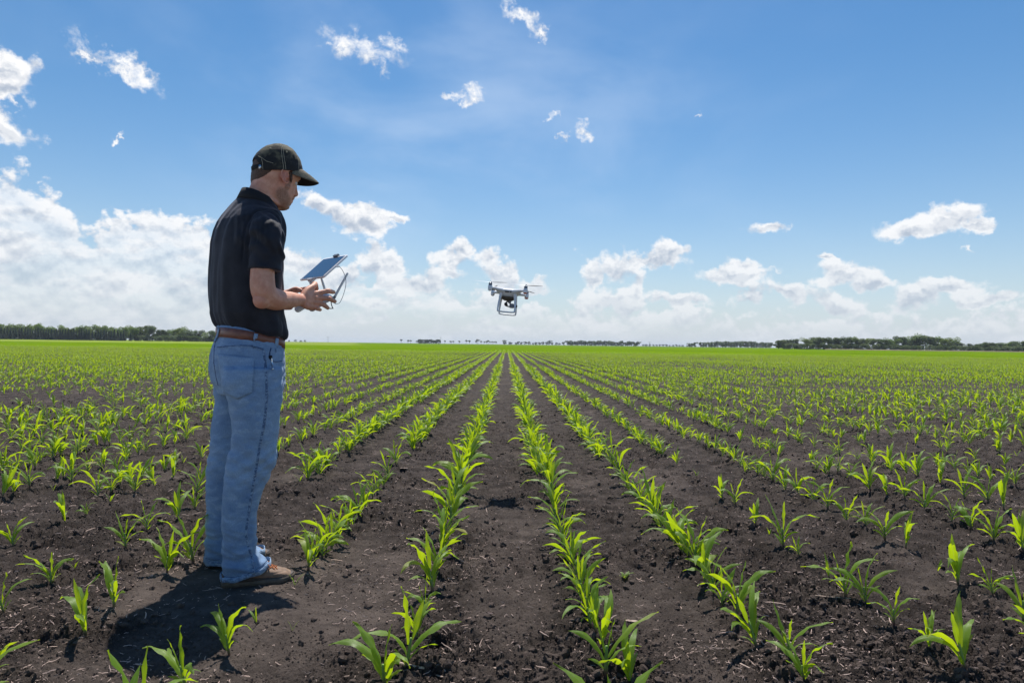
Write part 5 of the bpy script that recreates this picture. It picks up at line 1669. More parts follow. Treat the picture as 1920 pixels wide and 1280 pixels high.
def ribbon(pl, bvh, w, off, parent, name, mat, k=8):
    """a raised strip of cloth or thread lying on a surface"""
    pts = []; 
    for (x, y) in dense(pl, k):
        h = surf(x, y, bvh, off)
        if h and (not pts or (h[0] - pts[-1][0]).length < .07): pts.append(h)
    if len(pts) < 3: return None
    g_ = Geo(); rings = []
    for i, (p, n_) in enumerate(pts):
        t = (pts[min(i + 1, len(pts) - 1)][0] - pts[max(0, i - 1)][0]).normalized(); s_ = t.cross(n_).normalized() * w / 2
        rings.append([p - s_ - n_ * off * 1.5, p - s_ * .8, p + s_ * .8, p + s_ - n_ * off * 1.5])
    g_.loft(rings)
    return pobj(name, g_, parent, mat)
def patch(quad, bvh, off, thick, parent, name, mat, nu=14, nv=14, tip=0.0):
    """cloth patch stretched over the surface inside a four-sided outline (top-left, top-right, bottom-right, bottom-left)"""
    V = []; F = []
    for j in range(nv + 1):
        v = j / nv
        for i in range(nu + 1):
            u = i / nu
            x = (quad[0][0] * (1 - u) + quad[1][0] * u) * (1 - v) + (quad[3][0] * (1 - u) + quad[2][0] * u) * v
            y = (quad[0][1] * (1 - u) + quad[1][1] * u) * (1 - v) + (quad[3][1] * (1 - u) + quad[2][1] * u) * v
            y += tip * v * (1 - abs(2 * u - 1))
            h = surf(x, y, bvh, off)
            V.append(h[0] if h else (V[-1] if V else Vector((0, 0, 0))))
    for j in range(nv):
        for i in range(nu):
            a = j * (nu + 1) + i; F.append((a, a + 1, a + nu + 2, a + nu + 1))
    g_ = Geo().add(V, F); o = pobj(name, g_, parent, mat)
    m_ = o.modifiers.new('thick', 'SOLIDIFY'); m_.thickness = thick; m_.offset = -1
    return o
pk = patch([(409, 663.5), (476.5, 671), (472.5, 735.5), (420, 735)], bvh_j, .0035, .003, jeans, 'back_pocket', mat_denim, 18, 18, 12)
ab = pk.data.attributes.new('fade', 'FLOAT', 'POINT'); ab.data.foreach_set('value', np.full(len(pk.data.vertices), 0.50, np.float32))
pc = co_of(pk.data) + np.array(PO)
bvh_p = BVHTree.FromPolygons([tuple(v) for v in pc], [tuple(p.vertices) for p in pk.data.polygons])
PKE = [(410.5, 665.5), (411.5, 690), (416, 716), (421, 733.5), (440, 743.5), (446, 744), (471, 734), (473, 705), (475, 672)]
ribbon([(410, 671.5), (440, 675), (475, 678.5)], bvh_p, .0016, .001, pk, 'stitching', mat_stitch_dark)
ribbon([(411, 667), (440, 670), (475, 673.5)], bvh_p, .0012, .001, pk, 'stitching', mat_stitch)
ribbon(PKE, bvh_p, .0018, .0012, pk, 'stitching', mat_stitch_dark)
ribbon([(x + (2.4 if x < 440 else -2.4), y - (0 if y < 734 else 2.6)) for x, y in PKE], bvh_p, .0012, .001, pk, 'stitching', mat_stitch)
ribbon([(418, 718.5), (440, 721.5), (473, 720)], bvh_p, .0014, .001, pk, 'stitching', mat_stitch_dark)
sm_o = ribbon(OUTSEAM, bvh_j, .0105, .0012, jeans, 'side_seam', mat_denim, 9)
for nm_, v_ in (('seam', 1.0), ('fade', .30)):
    ab = sm_o.data.attributes.new(nm_, 'FLOAT', 'POINT'); ab.data.foreach_set('value', np.full(len(sm_o.data.vertices), v_, np.float32))
ribbon([(x + 2.6, y) for x, y in OUTSEAM], bvh_j, .0016, .0010, jeans, 'side_seam', mat_stitch, 9)
ribbon(YOKE, bvh_j, .0022, .0014, jeans, 'yoke_seam', mat_stitch_dark)
ribbon([(x, y + 3) for x, y in YOKE], bvh_j, .0013, .0014, jeans, 'yoke_seam', mat_stitch)
ribbon(REAR, bvh_j, .003, .0014, jeans, 'seat_seam', mat_stitch_dark)
ribbon(PANTPOCK, bvh_j, .0035, .002, jeans, 'front_pocket_edge', mat_stitch_dark)
ribbon([(x + 1.3, y + 2.2) for x, y in PANTPOCK], bvh_j, .0014, .0016, jeans, 'front_pocket_edge', mat_stitch)
ribbon([(x, y - 5) for x, y in HEMR], bvh_j, .0014, .0014, jeans, 'hem_stitching', mat_stitch_dark)
ribbon([(x, y - 4.5) for x, y in HEML], bvh_j, .0014, .0014, jeans, 'hem_stitching', mat_stitch_dark)
# belt: a leather band round the waist
def wsec(off, dy):
    return section(PA, (409.5 - off, 622.5 + dy - 0.5), (527.8 + off, 646 + dy), .153 + off / 430, F_L, 2.5, 80)
bt = [wsec(0.6, -8.6), wsec(2.2, -8.6), wsec(2.4, 0), wsec(2.2, 9.2), wsec(0.6, 9.2)]
g_ = Geo(); V = [p for r_ in bt for p in r_]; F = []
for i in range(5):
    for j in range(80):
        k = ((i + 1) % 5) * 80; F.append((i * 80 + j, i * 80 + (j + 1) % 80, k + (j + 1) % 80, k + j))
g_.add(V, F); belt = pobj('belt', g_, person, mat_belt)
wb = [wsec(-0.6, -12.5), wsec(0.8, -12.5), wsec(1.2, 0), wsec(1.2, 13), wsec(-0.6, 13)]
g_ = Geo(); V = [p for r_ in wb for p in r_]
g_.add(V, F); waist = pobj('waistband', g_, jeans, mat_denim)
ab = waist.data.attributes.new('fade', 'FLOAT', 'POINT'); ab.data.foreach_set('value', np.full(len(waist.data.vertices), 0.35, np.float32))
bvh_b = BVHTree.FromPolygons([tuple(v) for r_ in bt for v in r_], F)
for (pl) in ([(480.5, 622.5), (479, 631), (477, 641), (475.5, 651)], [(411.5, 616), (409.5, 625), (407, 634), (405, 641)], [(519, 634), (518, 645), (516, 657)]):
    pts = []
    for (x, y) in dense(pl, 3):
        h = surf(x, y, bvh_b, .003) or surf(x, y, bvh_j, .006)
        if h: pts.append(h)
    if len(pts) < 3: continue
    g_ = Geo(); rings = []
    for i, (p, n_) in enumerate(pts):
        t = (pts[min(i + 1, len(pts) - 1)][0] - pts[max(0, i - 1)][0]).normalized(); s_ = t.cross(n_).normalized() * .0075
        rings.append([p - s_ - n_ * .002, p - s_ + n_ * .0012, p + s_ + n_ * .0012, p + s_ - n_ * .002])
    g_.loft(rings); lp_ = pobj('belt_loop', g_, jeans, mat_denim)
    ab = lp_.data.attributes.new('fade', 'FLOAT', 'POINT'); ab.data.foreach_set('value', np.full(len(lp_.data.vertices), 0.6, np.float32))
# turned-up hems of both trouser legs
def hem_band(back, front, anchor, B, face):
    g_ = Geo(); rs = []
    for (dy, k) in ((-8.5, -1.2), (-8.0, .9), (-3.5, 1.5), (.8, 1.6), (1.2, -.4), (-4, -1.0)):
        rs.append(section(anchor, (back[0] - k, back[1] + dy), (front[0] + k, front[1] + dy), B + k / 440, face, 2.2, 72))
    nm = 72
    for i, r_ in enumerate(rs):
        for j in range(nm):
            th_ = 2 * PI * j / nm; w_ = .0012 * math.sin(th_ * 5 + 1) + .0008 * math.sin(th_ * 11)
            c_ = r_[j]; o_ = Vector((math.cos(th_ + R(face)), math.sin(th_ + R(face)), 0)); r_[j] = c_ + o_ * w_ + Vector((0, 0, .0025 * math.sin(th_ * 7)))
    V = [p for r_ in rs for p in r_]; F = []
    for i in range(6):
        for j in range(nm):
            k = ((i + 1) % 6) * nm; F.append((i * nm + j, i * nm + (j + 1) % nm, k + (j + 1) % nm, k + j))
    g_.add(V, F); o = pobj('hem', g_, jeans, mat_denim)
    for nm_, v_ in (('seam', .75), ('fade', .45)):
        ab = o.data.attributes.new(nm_, 'FLOAT', 'POINT'); ab.data.foreach_set('value', np.full(len(o.data.vertices), v_, np.float32))
hem_band((414.6, 1085), (506, 1056.5), LA_R, .0905, F_L - 12)
hem_band((384.8, 1054), (496, 1034), LA_L, .0875, F_L - 8)
# clip hanging from the coin pocket
h = surf(508, 672, bvh_j, .005); h2 = surf(509, 684, bvh_j, .006); h3 = surf(509.5, 692, bvh_j, .006)
if h and h2 and h3:
    g_ = Geo(); g_.tube([h[0], h2[0], h3[0]], [.0028, .0035, .0045], 8); pobj('key_clip', g_, person, mat_metal)
    h = surf(506.5, 669, bvh_j, .004); g_ = Geo(); g_.ball(h[0], .0075); pobj('clip_strap', g_, person, mat_collar)

# --- boots
def boot(heel, toe, name_label):
    heel = Vector(heel); toe = Vector(toe); d_ = (toe - heel); Ln = d_.length; d_.normalize(); s_ = Vector((-d_.y, d_.x, 0))
    root = bpy.data.objects.new('boot', None); COL.objects.link(root); root.parent = person
    def P_(a, b_, z): return heel + d_ * (a * Ln) + s_ * b_ + Vector((0, 0, z))
    outl = [(0.0, .020), (.03, .030), (.12, .036), (.25, .036), (.40, .034), (.55, .040), (.70, .048), (.82, .047), (.92, .036), (.98, .018), (1.0, .006)]
    def prof(a, tab):
        for (x0, y0), (x1, y1) in zip(tab, tab[1:]):
            if x0 <= a <= x1: return y0 + (y1 - y0) * (a - x0) / (x1 - x0)
        return tab[-1][1]
    up = Geo(); rings = []
    hgt = [(0, .050), (.06, .066), (.14, .080), (.25, .098), (.38, .098), (.50, .084), (.62, .072), (.75, .062), (.88, .053), (.96, .040), (1.0, .028)]
    wdt = [(0, .012), (.04, .030), (.14, .037), (.3, .037), (.45, .037), (.6, .042), (.74, .047), (.86, .043), (.94, .033), (.985, .018), (1.0, .006)]
    for i in range(27):
        a = 0.012 + .976 * i / 26; h_ = prof(a, hgt); w_ = prof(a, wdt); ring = []
        for j in range(22):
            t = 2 * PI * j / 22; ct, st = math.cos(t), math.sin(t)
            e_ = 0.72
            y = w_ * math.copysign(abs(ct) ** e_, ct) * (1 if st < 0 else 1 - .25 * st * (a < .6) )
            z = .018 + (h_ - .018) * 0.5 + (h_ - .018) * 0.5 * math.copysign(abs(st) ** 0.8, st)
            ring.append(P_(a, y, z))
        rings.append(ring)
    up.loft(rings)
    upm = union(up, .003, 4, 'upper')
    c_ = co_of(upm); n_ = no_of(upm)
    rl_ = c_ - np.array(heel); aa = (rl_ @ np.array(d_)) / Ln; zz_ = c_[:, 2]
    dd = .0022 * perlin(aa * 26, rl_ @ np.array(s_) * 22 + zz_ * 12, 81) * np.exp(-((aa - .66) / .10) ** 2) + .0008 * perlin(aa * 60, zz_ * 160, 82)
    toec = np.exp(-((aa - .84) / .006) ** 2); dd -= .0018 * toec
    low = np.exp(-((zz_ - .043 - .012 * aa) / .0022) ** 2); dd -= .0014 * low
    set_co(upm, c_ + n_ * dd[:, None])
    u_o = pobj('upper', upm, root, mat_leather)
    so = Geo(); rings = []
    for i in range(31):
        a = i / 30; w_ = prof(a, outl) + .002; ring = []
        zb = 0.004 + (.014 * sstep(.82, 1.0, a) if True else 0) + .006 * (1 - sstep(0.0, .05, a)) + .003 * math.exp(-((a - .38) / .08) ** 2)
        zt = .034 - .004 * math.sin(a * PI) + .004 * (a < .2)
        for (yy, z) in ((-w_ * .93, zb), (-w_, (zb + zt) / 2), (-w_ * .98, zt), (-w_ * .7, zt + .001), (w_ * .7, zt + .001), (w_ * .98, zt), (w_, (zb + zt) / 2), (w_ * .93, zb)):
            ring.append(P_(-.012 + a * 1.024, yy, z))
        rings.append(ring)
    so.loft(rings); so_o = pobj('sole', so, root, mat_sole)
    # darker leather rand round the foot
    rn_ = Geo(); rings = []
    for i in range(31):
        a = i / 30; h_ = .046 + .010 * (a < .1) - .006 * sstep(.3, .6, a); w_ = prof(a, wdt) + .0016; ring = []
        for j in range(16):
            t = 2 * PI * j / 16; ct, st = math.cos(t), math.sin(t)
            ring.append(P_(-.006 + a * 1.012, w_ * math.copysign(abs(ct) ** .6, ct), .019 + (h_ - .019) * .5 + (h_ - .019) * .5 * math.copysign(abs(st) ** .7, st)))
        rings.append(ring)
    rn_.loft(rings); pobj('rand', rn_, root, mat_leather_dark)
    # rubber rand and toe cap
    rd_ = Geo(); rings = []
    for i in range(25):
        a = .80 + .205 * i / 24; h_ = prof(min(a, 1), hgt) * .70; w_ = prof(min(a, 1), wdt) + .0012; ring = []
        for j in range(16):
            t = 2 * PI * j / 16; ct, st = math.cos(t), math.sin(t)
            ring.append(P_(min(a, 1.0), w_ * math.copysign(abs(ct) ** .72, ct), .019 + (h_ - .019) * .5 + (h_ - .019) * .5 * math.copysign(abs(st) ** .8, st)))
        rings.append(ring)
    rd_.loft(rings); pobj('toe_cap', rd_, root, mat_leather_dark)
    # laces crossing over the tongue
    ub = BVHTree.FromPolygons([tuple(v + PO) for v in (Vector(q) for q in co_of(upm))], [tuple(p.vertices) for p in upm.polygons])
    def top(a, b_):
        p = P_(a, b_, .25); h = ub.ray_cast(p, Vector((0, 0, -1))); return (h[0] + Vector((0, 0, .002))) if h[0] else P_(a, b_, .09)
    for q in range(4):
        a = .585 + q * .043
        for sg_ in (-1, 1):
            g_ = Geo(); g_.tube([top(a, -sg_ * .020), top(a + .02, 0) + Vector((0, 0, .0015)), top(a + .045, sg_ * .021)], .0019, 6); pobj('lace', g_, u_o, mat_lace)
    for sg_ in (-1, 1):
        g_ = Geo(); c = top(.63, 0)
        g_.tube([c, c + s_ * sg_ * .018 + Vector((0, 0, .012)), c + s_ * sg_ * .036 + d_ * .008, c + s_ * sg_ * .024 - Vector((0, 0, .006)), c], .0018, 6); pobj('lace', g_, u_o, mat_lace)
        g_ = Geo(); g_.tube([c, c + s_ * sg_ * .022 + d_ * .02 - Vector((0, 0, .004)), c + s_ * sg_ * .034 + d_ * .035 - Vector((0, 0, .022)), c + s_ * sg_ * .037 + d_ * .055 - Vector((0, 0, .035))], .0017, 6); pobj('lace', g_, u_o, mat_lace)
    return root
boot((-1.140, 2.778, 0), (-0.880, 2.872, 0), 'right')
boot((-1.330, 3.043, 0), (-1.083, 3.165, 0), 'left')
# shins inside the trousers so the hems are not hollow
sk = Geo(); sk.tube([(-1.075, 2.815, .09), (-1.075, 2.82, .36)], [.030, .034], 14); sk.tube([(-1.262, 3.08, .09), (-1.262, 3.08, .36)], [.030, .034], 14)
pobj('sock', sk, person, mat_collar)

# --- cap
cs = [(270.8, 515, 527, .010), (271.8, 507, 533, .032), (275, 498, 541, .050), (280, 489.5, 548.5, .064), (287, 481.5, 555, .075), (295, 475.8, 560.5, .082), (303, 472.8, 564, .086), (311, 472.2, 566.5, .088), (318, 473.2, 567.6, .088), (325, 474.5, 567.8, .087)]
NC = 96
crings = [section(HA, (xl, y + (2.0 if y > 290 else .5)), (xr, y + (1 if y > 290 else .5)), B, F_H, 2.12, NC) for (y, xl, xr, B) in cs]
# densify between rings
def densify(rings, k=4):
    out = []
    for a, b_ in zip(rings, rings[1:]):
        for i in range(k): out.append([Vector(p) * (1 - i / k) + Vector(q) * (i / k) for p, q in zip(a, b_)])
    return out + [rings[-1]]
cr = densify(crings, 4)
V = []; F = []; nr_ = len(cr)
for i, r_ in enumerate(cr):
    for j, p in enumerate(r_):
        th_ = 2 * PI * j / NC
        c = sum((Vector(q) for q in r_), zero()) / NC
        o_ = (Vector(p) - c); o_.z = 0
        w_ = .0022 * perlin(np.array([th_ * 2.2]), np.array([i * .16]), 91)[0] * (1 if i > 6 else .3)
        groove = -.0012 * sum(math.exp(-((((th_ - s0 + PI) % (2 * PI)) - PI) / .03) ** 2) for s0 in (0, PI / 3, 2 * PI / 3, PI, 4 * PI / 3, 5 * PI / 3)) * (i > 3)
        V.append(Vector(p) + (o_.normalized() * (w_ + groove) if o_.length > 1e-5 else zero()))
for i in range(nr_ - 1):
    for j in range(NC):
        # leave the half-moon opening at the back (angle pi) above the strap
        dth = (((j + .5) * 2 * PI / NC - PI + PI) % (2 * PI)) - PI
        fi = (i + .5) / (nr_ - 1)
        if abs(dth) < .62 and fi > .60 and fi < .88 and (abs(dth) / .62) ** 2 + ((.88 - fi) / .28) ** 2 < 1.0: continue
        a = i * NC + j; b_ = i * NC + (j + 1) % NC
        F.append((a, b_, b_ + NC, a + NC))
g_ = Geo().add(V, F); V0 = len(g_.V); g_.V.append(tuple(sum((Vector(q) for q in cr[0]), zero()) / NC)); 
for j in range(NC): g_.F.append((V0, (j + 1) % NC, j))
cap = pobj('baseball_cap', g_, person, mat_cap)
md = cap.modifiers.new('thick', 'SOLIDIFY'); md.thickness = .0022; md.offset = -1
bvh_c = BVHTree.FromPolygons([tuple(v) for v in g_.V], g_.F)
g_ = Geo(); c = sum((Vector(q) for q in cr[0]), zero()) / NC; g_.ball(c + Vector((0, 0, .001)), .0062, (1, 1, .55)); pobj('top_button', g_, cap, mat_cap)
# brim
bg_ = Geo(); ns, ntt = 10, 30
base_c = sum((Vector(q) for q in cr[-5]), zero()) / NC
pf_ = hp(566.5, 320)
Rb = (pf_ - base_c); Rb.z = 0; Rl = Rb.length
topV = []
for i in range(ns + 1):
    s = i / ns; row = []
    for j in range(ntt + 1):
        t = (j / ntt * 2 - 1)
        ang = t * R(68)
        inner = base_c + fh * (math.cos(ang) * Rl * 1.0) + lh * (math.sin(ang) * .0855)
        inner.z = pf_.z - .002 - .006 * (1 - math.cos(ang))
        prj = .072 * (max(0, 1 - abs(t) ** 2.6)) ** .8
        p = inner + fh * prj * s
        p.z += -(.045 * (prj * s / .072) ** 1.12) - .030 * (abs(math.sin(ang)) ** 2) * s * .8 - .012 * abs(t) ** 2
        row.append(p)
    topV.append(row)
V = [p for row in topV for p in row]; m_ = ntt + 1
F = [(i * m_ + j, i * m_ + j + 1, (i + 1) * m_ + j + 1, (i + 1) * m_ + j) for i in range(ns) for j in range(ntt)]
o = len(V); V += [p - Vector((0, 0, .0035)) for p in V[:o]]
F2 = [(a + o, d__ + o, c__ + o, b__ + o) for (a, b__, c__, d__) in F]
rimF = [(ns * m_ + j, ns * m_ + j + 1, ns * m_ + j + 1 + o, ns * m_ + j + o) for j in range(ntt)] + [(j + 1, j, j + o, j + 1 + o) for j in range(ntt)] + \
    [(i * m_, (i + 1) * m_, (i + 1) * m_ + o, i * m_ + o) for i in range(ns)] + [((i + 1) * m_ + ntt, i * m_ + ntt, i * m_ + ntt + o, (i + 1) * m_ + ntt + o) for i in range(ns)]
g_ = Geo().add(V, F + F2 + rimF); brim = pobj('brim', g_, cap, mat_brim)
brim.data.materials.append(mat_brim_under)
nrm_ok = [p.normal.z for p in brim.data.polygons]
brim.data.polygons.foreach_set('material_index', [1 if z < -0.15 else 0 for z in nrm_ok])
for s in (.45, .56, .67, .78, .89):
    pts = []
    for j in range(2, ntt - 1):
        i0 = s * ns; a = topV[int(i0)][j]; b_ = topV[min(ns, int(i0) + 1)][j]; pts.append(a + (b_ - a) * (i0 - int(i0)) + Vector((0, 0, .0008)))
    st_ = Geo(); st_.tube(pts, .0009, 5); pobj('stitching', st_, brim, mat_thread)
# seam threads, eyelets, strap
for th0 in (PI / 2 * 3 - .0, PI / 2 * 3 + .075):
    pts = []
    for i in range(3, nr_):
        r_ = cr[i]; j = th0 / (2 * PI) * NC; a = Vector(r_[int(j) % NC]); b_ = Vector(r_[(int(j) + 1) % NC]); p = a + (b_ - a) * (j - int(j))
        c = sum((Vector(q) for q in r_), zero()) / NC; o_ = p - c; o_.z = 0
        pts.append(p + o_.normalized() * .0012)
    st_ = Geo(); st_.tube(pts[::2], .0009, 5); pobj('stitching', st_, cap, mat_thread)
for pl in ([(484, 292.5), (492, 297), (500, 302.5), (512, 306)], [(490.5, 298), (492.5, 306), (493, 317)], [(556, 290), (559.5, 303), (560, 317)]):
    lp = line_on(pl, bvh_c, .001, 5)
    if len(lp) > 3: st_ = Geo(); st_.tube(lp, .0009, 5); pobj('stitching', st_, cap, mat_thread)
for (x, y) in ((507, 278.5), (537.5, 285)):
    h = surf(x, y, bvh_c, .0008)
    if h:
        st_ = Geo(); st_.ball(h[0], .0035, (1, 1, 1)); e_ = pobj('eyelet', st_, cap, mat_thread)
st_ = Geo(); rings = []
for k in range(13):
    th_ = PI - .66 + 1.32 * k / 12; j = th_ / (2 * PI) * NC; r_ = cr[-4]; r2_ = cr[-8]
    a = Vector(r_[int(j) % NC]); a2 = Vector(r2_[int(j) % NC]); c = sum((Vector(q) for q in r_), zero()) / NC
    o_ = a - c; o_.z = 0; o_.normalize()
    rings.append([a + o_ * .0005, a + o_ * .003, a2 + o_ * .003, a2 + o_ * .0005])
st_.loft(rings); pobj('strap', st_, cap, mat_collar)
h = surf(488.5, 313, bvh_c, .004)
if h: st_ = Geo(); st_.box(h[0], .002, .010, .017, Matrix.Rotation(R(F_H + 60), 3, 'Z')); pobj('buckle', st_, cap, mat_metal)
# ------------------------------------------------------------------ controller, tablet, drone
mat_white = simple_mat('white_plastic', (0.74, 0.74, 0.75), 0.32, var=0.03, scale=8)
mat_grey = simple_mat('grey_plastic', (0.16, 0.17, 0.19), 0.4, var=0.1)
mat_black = simple_mat('black_plastic', (0.018, 0.018, 0.020), 0.45, var=0.2)
mat_silver = simple_mat('brushed_grey_metal', (0.32, 0.33, 0.35), 0.32, metal=0.8, var=0.1)
mat_screen = simple_mat('dark_screen_glass', (0.010, 0.016, 0.030), 0.06, var=0.1, scale=3, coat=0.6, spec=0.8)
mat_orange = simple_mat('orange_band', (0.62, 0.14, 0.03), 0.5)
mat_cable = simple_mat('grey_cable', (0.30, 0.31, 0.33), 0.5)

def rounded_slab(g_, c, X, Y, Z, sx, sy, sz, rad, seg=5):
    """slab with rounded corners in its X-Y plane and softened top and bottom edges"""
    rings = []
    for (zz_, k) in ((-.5, .90), (-.42, .97), (-.3, 1.0), (.3, 1.0), (.42, .97), (.5, .90)):
        ring = []
        for q, (ax, ay) in enumerate(((1, 1), (-1, 1), (-1, -1), (1, -1))):
            for i in range(seg + 1):
                an = (q + i / seg) * PI / 2
                x = ax * (sx / 2 - rad) + rad * math.cos(an); y = ay * (sy / 2 - rad) + rad * math.sin(an)
                dk = (1 - k) * sz
                x -= math.copysign(dk, x); y -= math.copysign(dk, y)
                ring.append(c + X * x + Y * y + Z * (zz_ * sz))
        rings.append(ring)
    return g_.loft(rings)

up = Vector((0, 0, 1))
ctrl = bpy.data.objects.new('remote_controller', None); COL.objects.link(ctrl)
tag(ctrl, 'white drone remote controller with two antennas gripped in both hands of the man', 'remote controller')
CB = CC.copy(); ctrl.location = CB
def cobj(name, g_, parent, mat, base=None, smooth=True):
    me = bpy.data.meshes.new(name); me.from_pydata([tuple(v) for v in g_.V], [], g_.F)
    bm = bmesh.new(); bm.from_mesh(me); bmesh.ops.recalc_face_normals(bm, faces=bm.faces); bm.to_mesh(me); bm.free()
    me.transform(Matrix.Translation(-(base if base is not None else CB)))
    if smooth:
        me.polygons.foreach_set('use_smooth', [True] * len(me.polygons))
        me.set_sharp_from_angle(angle=R(50))
    me.materials.append(mat)
    o = bpy.data.objects.new(name, me); COL.objects.link(o); o.parent = parent
    return o
tl = R(24)
cf = fc_ * math.cos(tl) + up * math.sin(tl); cu = up * math.cos(tl) - fc_ * math.sin(tl); cl_ = lc_
g_ = Geo(); rounded_slab(g_, CB, cf, cl_, cu, .105, .165, .040, .035)
for s_ in (-1, 1):
    g_.tube([CB + cl_ * (s_ * .062) + cf * .03, CB + cl_ * (s_ * .068) - cf * .02 - cu * .006, CB + cl_ * (s_ * .070) - cf * .058 - cu * .016], [.020, .021, .017], 16)
bme = union(g_, .003, 5, 'body')
bme.transform(Matrix.Translation(-CB)); obj('body', bme, ctrl, mat_white)
for s_ in (-1, 1):
    g_ = Geo(); b0 = CB + cl_ * (s_ * .042) + cu * .020 + cf * .012
    g_.tube([b0, b0 + cu * .012], [.0045, .004], 10); g_.ball(b0 + cu * .014, .0075, (1, 1, .5)); cobj('stick', g_, ctrl, mat_grey)
# antennas rise from the front edge
a0 = on_plane(603, 521, (-.86, 3.20), Vector((-.26, .965, 0)).normalized())
A1 = [on_plane(611, 549, (-.90, 3.27), vdh), on_plane(602.5, 521.5, (-.90, 3.27), vdh)]
A2 = [on_plane(627.5, 556.5, (-.80, 3.19), vdh), on_plane(651.5, 512.5, (-.80, 3.19), vdh)]
for (p0, p1) in (A1, A2):
    g_ = Geo(); g_.tube([p0, (p0 + p1) / 2, p1], [.0062, .0056, .0048], 10, ); ao = cobj('antenna', g_, ctrl, mat_white)
    g_ = Geo(); g_.tube([p0 - (p1 - p0).normalized() * .012, p0], [.006, .007], 10); cobj('hinge', g_, ao, mat_grey)
g_ = Geo(); g_.tube([A2[0] - (A2[1] - A2[0]).normalized() * .012, CB + cf * .050 - cl_ * .055], [.008, .010], 10); cobj('antenna_mount', g_, ctrl, mat_white)
g_ = Geo(); g_.tube([A1[0] - (A1[1] - A1[0]).normalized() * .012, CB + cf * .050 + cl_ * .030], [.008, .010], 10); cobj('antenna_mount', g_, ctrl, mat_white)
# wire loop under the front
w0 = CB + cf * .052 - cl_ * .06 - cu * .012
g_ = Geo(); q1 = on_plane(621.5, 571, (-.80, 3.16), vdh); q2 = on_plane(624.5, 578, (-.80, 3.16), vdh); q3 = on_plane(613, 578.5, (-.80, 3.16), vdh)
g_.tube([w0, q1, q2], .0022, 6); g_.tube([q2, q3], .0022, 6); cobj('wire_loop', g_, ctrl, mat_black)

# tablet
tab = bpy.data.objects.new('tablet', None); COL.objects.link(tab)
tag(tab, 'white framed tablet with dark screen tilted on top of the controller', 'tablet')
NB = Vector((-0.838, 3.12, 1.294)); tf, tleft = basis(43); al = R(42.6)
tu = tf * math.cos(al) + up * math.sin(al); tn = up * math.cos(al) - tf * math.sin(al)
TW, TH = .240, .170
TCn = NB + tleft * (TW / 2) + tu * (TH / 2); tab.location = TCn
g_ = Geo(); rounded_slab(g_, TCn, tleft, tu, tn, TW, TH, .0072, .012); cobj('frame', g_, tab, mat_white, TCn)
g_ = Geo(); sc_ = TCn + tn * .0040
a, b_ = TW / 2 - .017, TH / 2 - .0085
g_.box(sc_, 2 * a, 2 * b_, .0010, Matrix((tleft, tu, tn)).transposed()); cobj('screen', g_, tab, mat_screen, TCn, smooth=False)
# clamp on the upper edge, holder arm below
g_ = Geo(); cpos = TCn + tu * (TH / 2 + .002) - tleft * .008
g_.box(cpos + tn * .004, .040, .016, .016, Matrix((tleft, tu, tn)).transposed()); h_o = cobj('holder_clamp', g_, ctrl, mat_grey, smooth=False); bevel(h_o, .003)
g_ = Geo(); lo = TCn - tu * (TH / 2 + .001) + tleft * .012
g_.box(lo - tn * .004, .046, .010, .018, Matrix((tleft, tu, tn)).transposed()); h_o = cobj('holder_clamp', g_, ctrl, mat_white, smooth=False); bevel(h_o, .003)
g_ = Geo(); g_.box(TCn - tn * .008 - tu * .01, .030, .168, .008, Matrix((tleft, tu, tn)).transposed()); h_o = cobj('holder_arm', g_, ctrl, mat_white, smooth=False); bevel(h_o, .002)
g_ = Geo(); jt = lo - tn * .014; tgt = CB + cf * .028 + cu * .020
g_.tube([jt, (jt + tgt) / 2 - fc_ * .004, tgt], [.013, .011, .013], 12); cobj('holder_arm', g_, ctrl, mat_white)
# cable from the tablet's near edge down to the controller
vc = Vector((-.24, .97, 0)).normalized(); an_ = (-.76, 3.14)
cb = [(630, 499.5), (635, 499), (641, 505), (646.5, 516), (648.5, 526), (648, 537), (644, 552), (638.5, 565), (634, 569), (627.5, 568.5)]
g_ = Geo(); g_.tube([on_plane(x, y, an_, vc) for (x, y) in cb] + [CB + cf * .05 - cl_ * .07], .0013, 6); cobj('cable', g_, ctrl, mat_cable)
g_ = Geo(); pA = on_plane(630, 499.5, an_, vc); g_.tube([pA, on_plane(636, 499.2, an_, vc)], .0035, 8); cobj('plug', g_, ctrl, mat_white)

# ------------------------------------------------------------------ drone
DR = bpy.data.objects.new('drone', None); COL.objects.link(DR)
tag(DR, 'white four-rotor camera drone hovering above the corn rows', 'drone')
D0 = Vector((0.010, 4.90, 1.370)); DR.location = D0
DR.rotation_euler = (R(-4.5), R(5.0), R(-4))
def dobj(name, g_, parent, mat, remesh=None, smooth=True):
    if remesh:
        me = union(g_, remesh, 5, name)
    else:
        me = bpy.data.meshes.new(name); me.from_pydata([tuple(v) for v in g_.V], [], g_.F)
        bm = bmesh.new(); bm.from_mesh(me); bmesh.ops.recalc_face_normals(bm, faces=bm.faces); bm.to_mesh(me); bm.free()
        if smooth:
            me.polygons.foreach_set('use_smooth', [True] * len(me.polygons)); me.set_sharp_from_angle(angle=R(45))
    me.materials.append(mat)
    o = bpy.data.objects.new(name, me); COL.objects.link(o); o.parent = parent
    return o
